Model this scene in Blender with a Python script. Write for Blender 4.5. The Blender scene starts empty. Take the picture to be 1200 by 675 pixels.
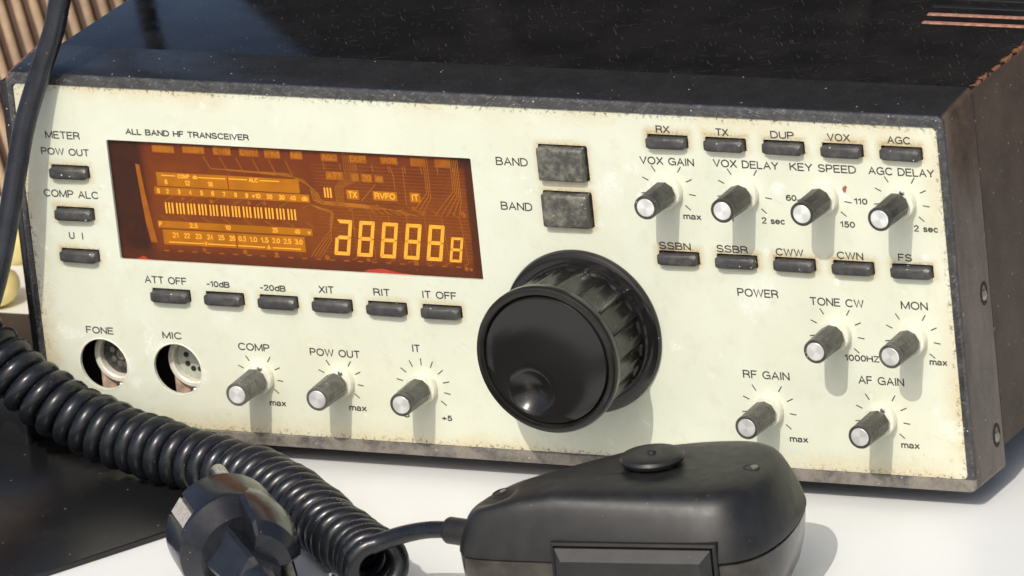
import bpy, bmesh, math, random
from mathutils import Vector, Matrix
random.seed(7)
S = 0.001                                  # everything below is measured in millimetres
sc = bpy.context.scene
COL = sc.collection
PI = math.pi

# ------------------------------------------------------------------ materials
class NT:
    def __init__(s, name):
        s.m = bpy.data.materials.new(name); s.m.use_nodes = True
        s.t = s.m.node_tree; s.t.nodes.clear()
        s.out = s.t.nodes.new('ShaderNodeOutputMaterial')
        s.b = s.t.nodes.new('ShaderNodeBsdfPrincipled')
        s.t.links.new(s.b.outputs[0], s.out.inputs[0])
        tc = s.t.nodes.new('ShaderNodeTexCoord')
        mp = s.t.nodes.new('ShaderNodeMapping'); mp.inputs['Scale'].default_value = (1000,)*3
        s.t.links.new(tc.outputs['Object'], mp.inputs[0]); s.co = mp.outputs[0]   # object space in mm
        s._xyz = None
    def put(s, sock, v):
        if isinstance(v, bpy.types.NodeSocket): s.t.links.new(v, sock)
        elif isinstance(v, (tuple, list)) and len(v) == 3 and sock.type == 'RGBA': sock.default_value = (*v, 1)
        else: sock.default_value = v
    def math(s, op, a, b=0.0, c=0.0, clamp=False):
        n = s.t.nodes.new('ShaderNodeMath'); n.operation = op; n.use_clamp = clamp
        s.put(n.inputs[0], a); s.put(n.inputs[1], b); s.put(n.inputs[2], c); return n.outputs[0]
    def ramp(s, v, a, b, lo=0.0, hi=1.0):
        n = s.t.nodes.new('ShaderNodeMapRange'); n.interpolation_type = 'SMOOTHSTEP'
        s.put(n.inputs[0], v); n.inputs[1].default_value = a; n.inputs[2].default_value = b
        n.inputs[3].default_value = lo; n.inputs[4].default_value = hi; return n.outputs[0]
    def noise(s, scale, detail=3, rough=.6, stretch=None, off=0, dist=0.0):
        co = s.co
        if stretch or off:
            mp = s.t.nodes.new('ShaderNodeMapping'); s.t.links.new(s.co, mp.inputs[0])
            mp.inputs['Scale'].default_value = stretch or (1, 1, 1); mp.inputs['Location'].default_value = (off, off*1.7, off*.6)
            if stretch and len(stretch) > 3: pass
            co = mp.outputs[0]
        n = s.t.nodes.new('ShaderNodeTexNoise'); s.t.links.new(co, n.inputs['Vector'])
        n.inputs['Scale'].default_value = scale; n.inputs['Detail'].default_value = detail
        n.inputs['Roughness'].default_value = rough; n.inputs['Distortion'].default_value = dist
        return n.outputs['Fac']
    def scratch(s, rot, scale, stretch, lo, hi, off=0):
        mp = s.t.nodes.new('ShaderNodeMapping'); s.t.links.new(s.co, mp.inputs[0])
        mp.inputs['Rotation'].default_value = rot
        mp2 = s.t.nodes.new('ShaderNodeMapping'); s.t.links.new(mp.outputs[0], mp2.inputs[0])
        mp2.inputs['Scale'].default_value = stretch; mp2.inputs['Location'].default_value = (off, off, off)
        n = s.t.nodes.new('ShaderNodeTexNoise'); s.t.links.new(mp2.outputs[0], n.inputs['Vector'])
        n.inputs['Scale'].default_value = scale; n.inputs['Detail'].default_value = 2
        return s.ramp(n.outputs['Fac'], lo, hi)
    def specks(s, scale, size, keep=.5, off=0):
        mp = s.t.nodes.new('ShaderNodeMapping'); s.t.links.new(s.co, mp.inputs[0]); mp.inputs['Location'].default_value = (off, off, off)
        v = s.t.nodes.new('ShaderNodeTexVoronoi'); s.t.links.new(mp.outputs[0], v.inputs['Vector'])
        v.inputs['Scale'].default_value = scale
        sep = s.t.nodes.new('ShaderNodeSeparateColor'); s.t.links.new(v.outputs['Color'], sep.inputs[0])
        rad = s.math('MULTIPLY', s.math('POWER', sep.outputs[0], 5.0), size)
        on = s.math('LESS_THAN', v.outputs['Distance'], rad)
        return s.math('MULTIPLY', on, s.math('LESS_THAN', sep.outputs[1], keep*.3))
    @property
    def xyz(s):
        if not s._xyz:
            n = s.t.nodes.new('ShaderNodeSeparateXYZ'); s.t.links.new(s.co, n.inputs[0]); s._xyz = n.outputs
        return s._xyz
    def mix(s, f, a, b):
        n = s.t.nodes.new('ShaderNodeMix'); n.data_type = 'RGBA'
        s.put(n.inputs[0], f); s.put(n.inputs[6], a); s.put(n.inputs[7], b); return n.outputs[2]
    def bump(s, h, strength=.3, dist=.1):
        n = s.t.nodes.new('ShaderNodeBump'); n.inputs['Strength'].default_value = strength
        n.inputs['Distance'].default_value = dist*S; s.t.links.new(h, n.inputs['Height'])
        s.t.links.new(n.outputs[0], s.b.inputs['Normal'])
    def set(s, **k):
        for a, v in k.items():
            s.put(s.b.inputs[{'base': 'Base Color', 'rough': 'Roughness', 'metal': 'Metallic', 'spec': 'Specular IOR Level',
                              'coat': 'Coat Weight', 'coatr': 'Coat Roughness', 'ior': 'IOR', 'sheen': 'Sheen Weight'}[a]], v)
        return s.m

def plain(name, c, rough=.5, var=.15, scale=.5, metal=0, bump=0, dust=0, spec=.5, dcol=(.35, .31, .25), speck=0):
    n = NT(name)
    f = n.ramp(n.noise(scale), .3, .7)
    col = n.mix(f, tuple(x*(1-var) for x in c), tuple(min(1, x*(1+var)) for x in c))
    r = n.ramp(n.noise(scale*2.3, off=9), .3, .7, max(0, rough-.07), min(1, rough+.1))
    if dust:
        d = n.math('MULTIPLY', n.ramp(n.noise(scale*3, 6, .75, off=31), .52, .72), dust)
        col = n.mix(d, col, dcol)
    if speck:
        col = n.mix(n.specks(1.1, .3, speck), col, dcol)
    n.set(base=col, rough=r, metal=metal, spec=spec)
    if bump: n.bump(n.noise(scale*8, 4), bump, .08)
    return n.m

# rows of buttons (centres on the panel)
XA = [206.7 + 17.53*i for i in range(5)]; ZA, ZB = 103.2, 69.4
XC = [45.6 + 17.17*i for i in range(6)]; ZC = 49.5
XD = 17.6; ZD = [85.15, 72.6, 60.05]
BAND = [(174.2, 95.4), (174.2, 81.9)]
HOLES = [(20.7, 27.2), (44.6, 27.1)]
PX0, PX1, PZ0, PZ1 = 2.2, 287.5, 9.4, 110.8
WX0, WX1, WZ0, WZ1 = 30.3, 145.3, 59.4, 95.2

def m_panel():
    n = NT('cream_painted_panel'); x, y, z = n.xyz
    def dx(cx, hw): return n.math('MAXIMUM', n.math('SUBTRACT', n.math('ABSOLUTE', n.math('SUBTRACT', x, cx)), hw), 0)
    def dz(cz, hh): return n.math('MAXIMUM', n.math('SUBTRACT', n.math('ABSOLUTE', n.math('SUBTRACT', z, cz)), hh), 0)
    def hyp(a, b): return n.math('SQRT', n.math('ADD', n.math('MULTIPLY', a, a), n.math('MULTIPLY', b, b)))
    def mn(l):
        r = l[0]
        for q in l[1:]: r = n.math('MINIMUM', r, q)
        return r
    ax = mn([dx(c, 6.2) for c in XA]); az = n.math('MINIMUM', dz(ZA+.6, 2), dz(ZB+.3, 2))
    d = hyp(ax, az)
    d = n.math('MINIMUM', d, n.math('ADD', hyp(mn([dx(c, 6.2) for c in XC]), dz(ZC+.2, 2)), .5))
    d = n.math('MINIMUM', d, hyp(dx(XD, 6.2), mn([dz(c, 2) for c in ZD])))
    d = n.math('MINIMUM', d, hyp(dx(BAND[0][0], 7.4), mn([dz(c[1], 5.2) for c in BAND])))
    n1 = n.noise(.35, 5, .7); n2 = n.noise(1.4, 5, .75, off=5); n3 = n.noise(.06, 3, .6, off=40)
    edge = n.math('MINIMUM', n.math('MINIMUM', n.math('SUBTRACT', x, PX0), n.math('SUBTRACT', PX1, x)),
                  n.math('MINIMUM', n.math('SUBTRACT', z, PZ0), n.math('SUBTRACT', PZ1, z)))
    col = n.mix(n.ramp(n3, .35, .65), (.638, .672, .548), (.668, .700, .578))
    col = n.mix(n.math('MULTIPLY', n.ramp(n.noise(.16, 6, .7, off=77), .5, .75), .42), col, (.53, .53, .40))
    col = n.mix(n.math('MULTIPLY', n.ramp(n.noise(.018, 4, .65, off=120), .42, .68), .4), col, (.64, .63, .47))
    left = n.math('MULTIPLY', n.ramp(n.math('ADD', x, n.math('MULTIPLY', n1, 8)), 6, 15, 1, 0), n.ramp(n.noise(2.2, 5, .8, off=70), .42, .62))
    col = n.mix(n.math('MULTIPLY', left, .5), col, (.40, .31, .18))
    # yellowed halos round the buttons
    h = n.math('MULTIPLY', n.ramp(n.math('ADD', d, n.math('MULTIPLY', n1, 1.6)), .5, 3.3, 1, 0), n.ramp(n2, .25, .62, .35, 1))
    col = n.mix(n.math('MULTIPLY', n.math('MULTIPLY', h, n.ramp(n.noise(.05, 3, off=33), .35, .6, .25, 1)), .75), col, (.50, .39, .18))
    h2 = n.math('MULTIPLY', n.ramp(d, .02, .6, 1, 0), n.ramp(n2, .42, .62))
    col = n.mix(n.math('MULTIPLY', h2, .55), col, (.34, .21, .08))
    # edges: dirt and rust
    bigmod = n.ramp(n.noise(.022, 3, .6, off=90), .38, .62, .15, 1)
    e = n.math('MULTIPLY', n.math('MULTIPLY', n.ramp(n.math('ADD', edge, n.math('MULTIPLY', n1, 5)), 2.0, 10, 1, 0), n.ramp(n2, .3, .65, .35, 1)), bigmod)
    col = n.mix(n.math('MULTIPLY', e, .7), col, (.58, .45, .23))
    e2 = n.math('MULTIPLY', n.ramp(edge, .2, 2.3, 1, 0), n.ramp(n.noise(.8, 6, .8, off=13), .53, .60))
    col = n.mix(n.math('MULTIPLY', e2, .9), col, (.12, .07, .035))
    # grime low on the right and left edge speckle
    low = n.math('MULTIPLY', n.math('MULTIPLY', n.ramp(z, PZ0, PZ0+13, 1, 0), n.ramp(n.noise(.42, 6, .75, off=21), .56, .68)), n.ramp(n.noise(.03, 3, off=5), .4, .6, .2, 1))
    col = n.mix(n.math('MULTIPLY', low, .45), col, (.40, .33, .18))
    col = n.mix(n.math('MULTIPLY', n.specks(.6, .30, .3), .7), col, (.20, .14, .08))
    col = n.mix(n.math('MULTIPLY', n.specks(.2, .14, .35, off=8), .5), col, (.42, .22, .06))
    for px_, pz_, r_ in ((27.8, 27.6, 5), (51.2, 26, 4.5), (238.5, 91, 3.2), (186, 88, 8), (62, 45, 7), (281, 73.5, 1.6), (30.5, 22, 3), (230, 60, 9)):
        dd = hyp(n.math('SUBTRACT', x, px_), n.math('SUBTRACT', z, pz_))
        dd = n.math('ADD', dd, n.math('MULTIPLY', n1, r_*1.6))
        col = n.mix(n.math('MULTIPLY', n.ramp(dd, r_*.9, r_*1.7, 1, 0), n.ramp(n2, .35, .6, .05, .75 if r_ < 6 else .35)), col, (.84, .84, .79))
    sc1 = n.math('MULTIPLY', n.scratch((0, 1.1, 0), .3, (5, 1, .3), .73, .77), .4)
    col = n.mix(sc1, col, (.45, .42, .3))
    scr2 = n.math('MULTIPLY', n.ramp(n.noise(.09, 4, .6, off=63), .63, .70), n.ramp(n2, .4, .6))
    col = n.mix(n.math('MULTIPLY', scr2, .5), col, (.88, .88, .84))
    n.set(base=col, rough=n.ramp(n1, .3, .7, .38, .6), spec=.35)
    n.bump(n.noise(.5, 6, .7, off=3), .25, .15)
    return n.m

def m_bezel():
    n = NT('scratched_dark_frame'); x, y, z = n.xyz
    col = n.mix(n.ramp(n.noise(.12, 4), .35, .65), (.014, .014, .015), (.019, .019, .020))
    col = n.mix(n.ramp(y, .6, .95, 1, 0), col, n.mix(n.ramp(n.noise(.2, 5, .7, off=44), .35, .65), (.030, .031, .033), (.060, .061, .060)))
    s1 = n.scratch((0, .7, .35), .8, (.25, 1.3, 5), .60, .72)
    s2 = n.scratch((0, -.3, .2), .6, (.2, 1, 6), .62, .74, off=20)
    s3 = n.ramp(n.noise(.35, 6, .8, off=4), .55, .72)
    front = n.ramp(y, .3, 1.0, 1, .06)
    f = n.math('MULTIPLY', n.math('MAXIMUM', n.math('MAXIMUM', s1, s2), n.math('MULTIPLY', s3, .7)), front)
    col = n.mix(n.math('MULTIPLY', f, .5), col, (.30, .29, .27))
    # the flank and the bottom rail are mixed towards brown
    side = n.math('MULTIPLY', n.ramp(x, 288.6, 289.7), n.ramp(y, .6, 1.5))
    scol = n.mix(n.ramp(n.noise(.12, 5, .7, stretch=(1, 1, .35), off=2), .3, .7), (.060, .042, .031), (.125, .09, .065))
    col = n.mix(side, col, scol)
    lowr = n.math('MULTIPLY', n.ramp(z, 9.2, 9.8, 1, 0), n.ramp(y, .9, 1.2, 1, 0))
    col = n.mix(n.math('MULTIPLY', lowr, n.ramp(n.noise(.11, 5, .75, off=17), .35, .62, .2, .85)), col, (.27, .24, .20))
    rust = n.math('MULTIPLY', n.ramp(n.noise(.5, 6, .8, off=51), .62, .68), .8)
    cor = n.math('MULTIPLY', rust, n.math('MAXIMUM', n.ramp(z, 112, 114.5), n.ramp(x, 3, 0)))
    corner = n.math('MULTIPLY', n.ramp(z, 111.5, 113), n.ramp(x, 2.5, .5, 0, 1))
    col = n.mix(n.math('MULTIPLY', cor, .35), col, (.30, .16, .08))
    col = n.mix(n.math('MULTIPLY', corner, n.ramp(n.noise(.9, 5, .8), .45, .55)), col, (.42, .16, .05))
    col = n.mix(n.specks(1.0, .26, .5), col, (.5, .48, .45))
    n.set(base=col, rough=n.ramp(n.noise(.3, 4, off=6), .3, .7, .2, .3), spec=.5)
    n.bump(n.noise(.8, 5, .8, off=3), .08, .06)
    return n.m

def m_cover():
    n = NT('black_gloss_lid'); x, y, z = n.xyz
    col = n.mix(n.ramp(n.noise(.05, 4), .35, .65), (.004, .004, .0045), (.009, .0085, .0085))
    sp = n.math('MULTIPLY', n.math('MAXIMUM', n.specks(.9, .19, .9), n.specks(1.9, .28, .8, off=4)), n.ramp(n.noise(.022, 4, .7, off=12), .45, .7, .04, .75))
    col = n.mix(sp, col, (.42, .40, .36))
    s = n.math('MAXIMUM', n.scratch((0, 0, 1.0), .5, (.25, 8, 1), .70, .73), n.scratch((0, 0, -.4), .6, (.2, 7, 1), .705, .735, off=9))
    col = n.mix(n.math('MULTIPLY', s, .4), col, (.22, .18, .15))
    ex = n.math('ADD', x, n.math('MULTIPLY', n.noise(.22, 6, .8, off=15), 6))
    rust = n.math('MULTIPLY', n.ramp(ex, 291.2, 292.4), n.ramp(n.noise(.28, 5, .7, off=8), .42, .5))
    col = n.mix(rust, col, n.mix(n.ramp(n.noise(.9, 4), .4, .6), (.34, .14, .06), (.16, .08, .055)))
    n.set(base=col, rough=n.ramp(n.noise(.15, 5, off=6), .3, .7, .08, .15), spec=.5)
    n.bump(n.noise(.35, 5, .7, off=3), .06, .1)
    return n.m

def m_side():
    n = NT('dull_flank_brown_reflection')
    g = n.noise(3.0, 3, .7)
    col = n.mix(n.ramp(n.noise(.06, 5, .65), .3, .7), (.046, .032, .024), (.080, .057, .043))  # brown tint stands in for brown surroundings reflected in the dull paint
    col = n.mix(n.math('MULTIPLY', n.ramp(g, .45, .7), .4), col, (.14, .115, .09))
    col = n.mix(n.math('MULTIPLY', n.scratch((.9, 0, 0), .6, (1, .3, 5), .68, .72), .5), col, (.30, .25, .2))
    col = n.mix(n.math('MULTIPLY', n.specks(.8, .3, .6), .9), col, (.36, .22, .14))
    n.set(base=col, rough=.55, spec=.35); n.bump(g, .5, .25)
    return n.m

def m_button(name='worn_grey_button', a=(.038, .038, .039), b=(.075, .074, .070)):
    n = NT(name)
    oi = n.t.nodes.new('ShaderNodeObjectInfo')
    mp = n.t.nodes.new('ShaderNodeVectorMath'); mp.operation = 'ADD'
    cb = n.t.nodes.new('ShaderNodeCombineXYZ'); q = n.math('MULTIPLY', oi.outputs['Random'], 300)
    for i in range(3): n.t.links.new(q, cb.inputs[i])
    n.t.links.new(n.co, mp.inputs[0]); n.t.links.new(cb.outputs[0], mp.inputs[1]); n.co = mp.outputs[0]
    col = n.mix(n.ramp(n.noise(.35, 6, .7), .4, .68), a, b)
    col = n.mix(n.math('MULTIPLY', n.ramp(n.noise(1.2, 6, .8, off=3), .58, .68), .5), col, (.24, .235, .20))
    col = n.mix(n.specks(1.2, .35, .6), col, (.6, .58, .5))
    n.set(base=col, rough=n.ramp(n.noise(.9, 4), .3, .7, .35, .6)); n.bump(n.noise(1.2, 6, .75), .35, .12)
    return n.m

def m_knob(name='worn_knob_plastic', a=(.030, .029, .027), b=(.060, .058, .052)):
    n = NT(name)
    oi = n.t.nodes.new('ShaderNodeObjectInfo')
    mp = n.t.nodes.new('ShaderNodeVectorMath'); mp.operation = 'ADD'
    cb = n.t.nodes.new('ShaderNodeCombineXYZ'); q = n.math('MULTIPLY', oi.outputs['Random'], 300)
    for i in range(3): n.t.links.new(q, cb.inputs[i])
    n.t.links.new(n.co, mp.inputs[0]); n.t.links.new(cb.outputs[0], mp.inputs[1]); n.co = mp.outputs[0]
    col = n.mix(n.ramp(n.noise(.35, 6, .7), .35, .7), a, b)
    col = n.mix(n.math('MULTIPLY', n.ramp(n.noise(.9, 5, .8, off=3), .62, .72), .3), col, (.26, .25, .22))
    vm = n.t.nodes.new('ShaderNodeMix'); vm.data_type = 'RGBA'; vm.blend_type = 'MULTIPLY'; vm.inputs[0].default_value = 1
    n.t.links.new(col, vm.inputs[6]); n.t.links.new(oi.outputs['Color'], vm.inputs[7]); col = vm.outputs[2]
    col = n.mix(n.specks(1.3, .25, .5), col, (.5, .48, .42))
    n.set(base=col, rough=n.ramp(n.noise(.9, 4), .3, .7, .26, .40)); n.bump(n.noise(1.2, 6, .75), .2, .1)
    return n.m

def m_spun():
    n = NT('spun_aluminium'); x, y, z = n.xyz
    ang = n.math('ARCTAN2', z, x)
    w = n.math('SINE', n.math('MULTIPLY', ang, 2.0))
    col = n.mix(n.ramp(w, -1, 1), (.72, .74, .70), (.92, .93, .89))
    n.set(base=col, rough=.38, metal=.55); n.b.inputs['Anisotropic'].default_value = .5
    rr = n.math('SQRT', n.math('ADD', n.math('MULTIPLY', x, x), n.math('MULTIPLY', z, z)))
    n.bump(n.math('SINE', n.math('MULTIPLY', rr, 22)), .25, .03)
    return n.m

def m_lcd():
    n = NT('amber_lcd_back'); x, y, z = n.xyz
    base = n.mix(n.ramp(n.noise(.05, 4), .3, .7), (.165, .035, .006), (.225, .058, .005))
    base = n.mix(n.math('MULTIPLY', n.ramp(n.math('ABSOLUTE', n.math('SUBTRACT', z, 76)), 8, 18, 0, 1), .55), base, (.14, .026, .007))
    lines = n.ramp(n.math('SINE', n.math('MULTIPLY', z, 9.0)), .2, .9)
    base = n.mix(n.math('MULTIPLY', lines, .18), base, (.12, .03, .008))
    # the uncovered left end of the module and its dark surround
    xe = n.math('ADD', x, n.math('MULTIPLY', n.noise(.12, 3), 3))
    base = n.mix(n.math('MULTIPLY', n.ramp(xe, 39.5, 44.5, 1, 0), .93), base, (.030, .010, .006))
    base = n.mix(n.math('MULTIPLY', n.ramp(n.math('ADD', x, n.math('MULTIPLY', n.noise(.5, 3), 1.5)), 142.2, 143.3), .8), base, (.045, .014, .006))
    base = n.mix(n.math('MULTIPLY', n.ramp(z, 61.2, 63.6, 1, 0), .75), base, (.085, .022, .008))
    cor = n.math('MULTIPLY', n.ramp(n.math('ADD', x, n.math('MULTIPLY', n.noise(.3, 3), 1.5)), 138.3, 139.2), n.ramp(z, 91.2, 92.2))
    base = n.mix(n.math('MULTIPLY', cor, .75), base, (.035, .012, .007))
    base = n.mix(n.math('MULTIPLY', n.ramp(n.noise(.25, 6, .75, off=19), .48, .7), .5), base, (.10, .022, .006))
    n.set(base=base, rough=.6, spec=.1)
    return n.m

def m_glass():
    n = NT('clear_window_pane')
    t = n.t; t.nodes.remove(n.b)
    tr = t.nodes.new('ShaderNodeBsdfTransparent'); gl = t.nodes.new('ShaderNodeBsdfGlossy'); gl.inputs['Roughness'].default_value = .06
    tr.inputs[0].default_value = (.985, .98, .97, 1)
    lw = t.nodes.new('ShaderNodeLayerWeight'); fr = n.t.nodes.new('ShaderNodeMath'); fr.operation = 'ADD'
    p5 = n.math('POWER', lw.outputs['Facing'], 4.0); t.links.new(n.math('MULTIPLY', p5, .8), fr.inputs[0]); fr.inputs[1].default_value = .008
    mx = t.nodes.new('ShaderNodeMixShader')
    t.links.new(fr.outputs[0], mx.inputs[0]); t.links.new(tr.outputs[0], mx.inputs[1]); t.links.new(gl.outputs[0], mx.inputs[2])
    df = t.nodes.new('ShaderNodeBsdfDiffuse'); df.inputs[0].default_value = (.6, .52, .45, 1)
    sp = n.math('MULTIPLY', n.math('MAXIMUM', n.specks(.9, .2, .4), n.scratch((0, .6, 0), .5, (.3, 1, 7), .77, .79)), .2)
    m2 = t.nodes.new('ShaderNodeMixShader'); t.links.new(sp, m2.inputs[0]); t.links.new(mx.outputs[0], m2.inputs[1]); t.links.new(df.outputs[0], m2.inputs[2])
    t.links.new(m2.outputs[0], n.out.inputs[0])
    return n.m

def m_rubber(name, c=(.016, .018, .023), rough=.27, dust=.25, sp=.6):
    n = NT(name)
    col = n.mix(n.ramp(n.noise(.2, 4), .35, .7), c, tuple(v*1.7 for v in c))
    col = n.mix(n.math('MULTIPLY', n.ramp(n.noise(.55, 6, .75, off=3), .60, .74), dust), col, (.22, .20, .18))
    col = n.mix(n.math('MULTIPLY', n.specks(1.1, .2, .5), sp), col, (.45, .42, .38))
    n.set(base=col, rough=n.ramp(n.noise(.25, 4, .6, off=8), .3, .7, rough-.03, rough+.06), spec=.5)
    n.bump(n.noise(1.4, 4, .7), .04, .05)
    return n.m

def m_table():
    n = NT('white_table_top')
    col = n.mix(n.ramp(n.noise(.012, 5, .6), .3, .7), (.79, .805, .775), (.82, .835, .81))
    col = n.mix(n.math('MULTIPLY', n.specks(.07, .12, .5), .6), col, (.35, .32, .28))
    col = n.mix(n.math('MULTIPLY', n.ramp(n.noise(.05, 6, .8, off=60), .6, .8), .2), col, (.66, .66, .62))
    n.set(base=col, rough=n.ramp(n.noise(.03, 4), .3, .7, .3, .42), spec=.4)
    return n.m

M = dict(
    panel=m_panel(), bezel=m_bezel(), cover=m_cover(), side=m_side(), button=m_button(), bandb=m_button('mottled_square_button', (.055, .056, .05), (.19, .185, .15)), knob=m_knob(), spun=m_spun(), lcd=m_lcd(), glass=m_glass(),
    tuning=m_rubber('glossy_tuning_knob', (.008, .0075, .0055), .22, .12),
    disc=plain('black_gloss_disc', (.011, .0105, .010), .15, .05, .008, speck=.3),
    ink=plain('printed_ink', (.045, .038, .035), .6, .3, 1.2),
    collar=plain('cream_knob_collar', (.74, .73, .60), .45, .08, .4, dust=.25, dcol=(.45, .36, .2)),
    hole=plain('dark_inside', (.032, .019, .015), .8, .3, .3),
    rustin=plain('reddish_inner_bracket', (.24, .085, .045), .6, .35, .4, dust=.4),
    pinkplate=plain('stained_socket_plate', (.50, .36, .28), .5, .3, .35, dust=.6, dcol=(.25, .09, .05)),
    ring=plain('ivory_socket_ring', (.70, .68, .58), .35, .08, .5, dust=.3),
    sockd=plain('dark_socket_insert', (.035, .035, .035), .3, .4, .9, dust=.9, dcol=(.42, .42, .40)),
    sockl=plain('pale_green_grey_insert', (.42, .45, .38), .4, .12, .5, dust=.2, dcol=(.15, .14, .12)),
    steel=plain('tarnished_steel', (.66, .65, .63), .28, .15, .5, metal=1, dust=.12),
    clip=plain('dull_tinned_clip', (.52, .48, .42), .4, .2, .8, metal=.3, dust=.3),
    rust=plain('rusty_red_slot', (.36, .17, .115), .75, .3, .5, dust=.4, dcol=(.45, .34, .28)),
    amber=plain('amber_segment', (.98, .44, .045), .5, .06, .4, spec=.1),
    amberz=plain('amber_zone', (.41, .145, .003), .5, .12, .12, spec=.1),
    amberd=plain('dim_amber_zone', (.33, .10, .006), .5, .15, .3, spec=.1),
    amberm=plain('half_dim_amber', (.46, .17, .012), .5, .12, .3, spec=.1),
    trace=plain('thin_amber_trace', (.44, .16, .013), .5, .15, .3, spec=.1),
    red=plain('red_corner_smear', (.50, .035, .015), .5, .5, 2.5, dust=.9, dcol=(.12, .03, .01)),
    cord=m_rubber('glossy_black_cord', (.0070, .0080, .0100), .26, .04), cable=m_rubber('smooth_black_cable', (.011, .013, .018), .28, .05),
    mic=m_rubber('matt_black_microphone_plastic', (.0105, .0105, .010), .41, .03, .3),
    micb=m_rubber('microphone_lower_shell', (.032, .028, .022), .2, .05, .3),
    plug=m_rubber('scuffed_black_plug_rubber', (.010, .011, .014), .20, .07, .6),
    plate=plain('black_glossy_sheet', (.011, .011, .012), .22, .05, .01, speck=.3),
    case=plain('matt_black_case', (.005, .005, .0055), .6, .2, .02),
    table=m_table(),
    bamboo=plain('tan_wooden_rods', (.36, .25, .16), .6, .2, .1),
    brown=plain('dark_brown_wood', (.11, .065, .045), .7, .3, .05),
    yellow=plain('pale_yellow_glaze', (.82, .68, .28), .4, .2, .06),
    ground=plain('grey_ground', (.22, .20, .18), .9, .2, .004),
    darkmetal=plain('dull_screw_metal', (.36, .34, .30), .4, .3, .9, metal=.8, dust=.4),
)

# ------------------------------------------------------------------ mesh helpers
def link(name, me, mat, parent=None, loc=None, root=True):
    o = bpy.data.objects.new(name, me); COL.objects.link(o)
    if mat: me.materials.append(mat)
    if parent:
        o.parent = parent
        if loc is None:      # vertices are in world mm: cancel the parents' offsets
            off = Vector((0, 0, 0)); p = parent
            while p: off += p.location; p = p.parent
            o.location = -off
    if loc is not None: o.location = Vector(loc)*S
    return o

def finish(bm, name, mat, parent=None, loc=None, smooth=35):
    for v in bm.verts: v.co *= S
    bmesh.ops.recalc_face_normals(bm, faces=bm.faces[:])
    me = bpy.data.meshes.new(name); bm.to_mesh(me); bm.free()
    if smooth:
        me.polygons.foreach_set('use_smooth', [True]*len(me.polygons))
        me.set_sharp_from_angle(angle=math.radians(smooth))
    return link(name, me, mat, parent, loc)

def box(bm, x0, x1, y0, y1, z0, z1, bev=0, seg=2):
    r = bmesh.ops.create_cube(bm, size=1)
    for v in r['verts']:
        v.co = Vector(((x0+x1)/2+v.co.x*(x1-x0), (y0+y1)/2+v.co.y*(y1-y0), (z0+z1)/2+v.co.z*(z1-z0)))
    if bev:
        es = list({e for v in r['verts'] for e in v.link_edges})
        bmesh.ops.bevel(bm, geom=es, offset=bev, segments=seg, profile=.5, affect='EDGES')

def loft(bm, loops, cap0=True, cap1=True, closed=False):
    vs = [[bm.verts.new(p) for p in L] for L in loops]; n = len(vs[0])
    rng = range(len(vs)) if closed else range(len(vs)-1)
    for i in rng:
        a, b = vs[i], vs[(i+1) % len(vs)]
        for k in range(n):
            bm.faces.new((a[k], a[(k+1) % n], b[(k+1) % n], b[k]))
    if not closed:
        if cap0: bm.faces.new(vs[0])
        if cap1: bm.faces.new(vs[-1])
    return vs

def rrect(x0, x1, z0, z1, r, n=5):
    p = []
    for cx, cz, a0 in ((x1-r, z1-r, 0), (x0+r, z1-r, 90), (x0+r, z0+r, 180), (x1-r, z0+r, 270)):
        for i in range(n+1):
            a = math.radians(a0+90*i/n); p.append((cx+r*math.cos(a), cz+r*math.sin(a)))
    return p

def rev(bm, prof, c=(0, 0, 0), axis=(0, -1, 0), n=48, wob=None, cap0=True, cap1=True):
    """surface of revolution: prof = [(radius, distance along axis)]"""
    ax = Vector(axis).normalized(); up = Vector((0, 0, 1))
    if abs(ax.dot(up)) > .9: up = Vector((0, 1, 0))
    u = ax.cross(up).normalized(); v = u.cross(ax); c = Vector(c)
    loops = []
    for r, h in prof:
        L = []
        for k in range(n):
            a = 2*PI*k/n; rr = r*(wob(a, h) if wob else 1)
            L.append(c+ax*h+u*rr*math.cos(a)+v*rr*math.sin(a))
        loops.append(L)
    return loft(bm, loops, cap0, cap1)

def catmull(pts, m=8, closed=False):
    P = [Vector(p) for p in pts]; n = len(P); out = []
    for i in range(n if closed else n-1):
        if closed: a, b, c, d = P[i-1], P[i], P[(i+1) % n], P[(i+2) % n]
        else: a, b, c, d = P[max(i-1, 0)], P[i], P[i+1], P[min(i+2, n-1)]
        for k in range(m):
            t = k/m
            out.append(.5*((2*b)+(c-a)*t+(2*a-5*b+4*c-d)*t*t+(3*b-a-3*c+d)*t**3))
    if not closed: out.append(P[-1])
    return out

def tube(bm, pts, r, n=12, cap=True):
    P = [Vector(p) for p in pts]; loops = []; N = None
    for i, p in enumerate(P):
        T = (P[min(i+1, len(P)-1)]-P[max(i-1, 0)]).normalized()
        if N is None:
            N = T.orthogonal().normalized()
        N = (N-T*N.dot(T)).normalized(); B = T.cross(N)
        rr = r(i/(len(P)-1)) if callable(r) else r
        loops.append([p+(N*math.cos(2*PI*k/n)+B*math.sin(2*PI*k/n))*rr for k in range(n)])
    loft(bm, loops, cap, cap)

def thing(name, label, cat, loc, group=None):
    o = bpy.data.objects.new(name, None); COL.objects.link(o); o.location = Vector(loc)*S
    o.empty_display_size = .02; o['label'] = label; o['category'] = cat
    if group: o['group'] = group
    return o

def tag(o, label, cat, group=None):
    o['label'] = label; o['category'] = cat
    if group: o['group'] = group
    return o

def copy_tree(o, parent, loc):
    c = o.copy(); COL.objects.link(c); c.parent = parent
    c.location = Vector(loc)*S - parent.location if parent else Vector(loc)*S
    for ch in o.children:
        d = ch.copy(); COL.objects.link(d); d.parent = c
        for g in ch.children:
            e = g.copy(); COL.objects.link(e); e.parent = d
    return c

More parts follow.
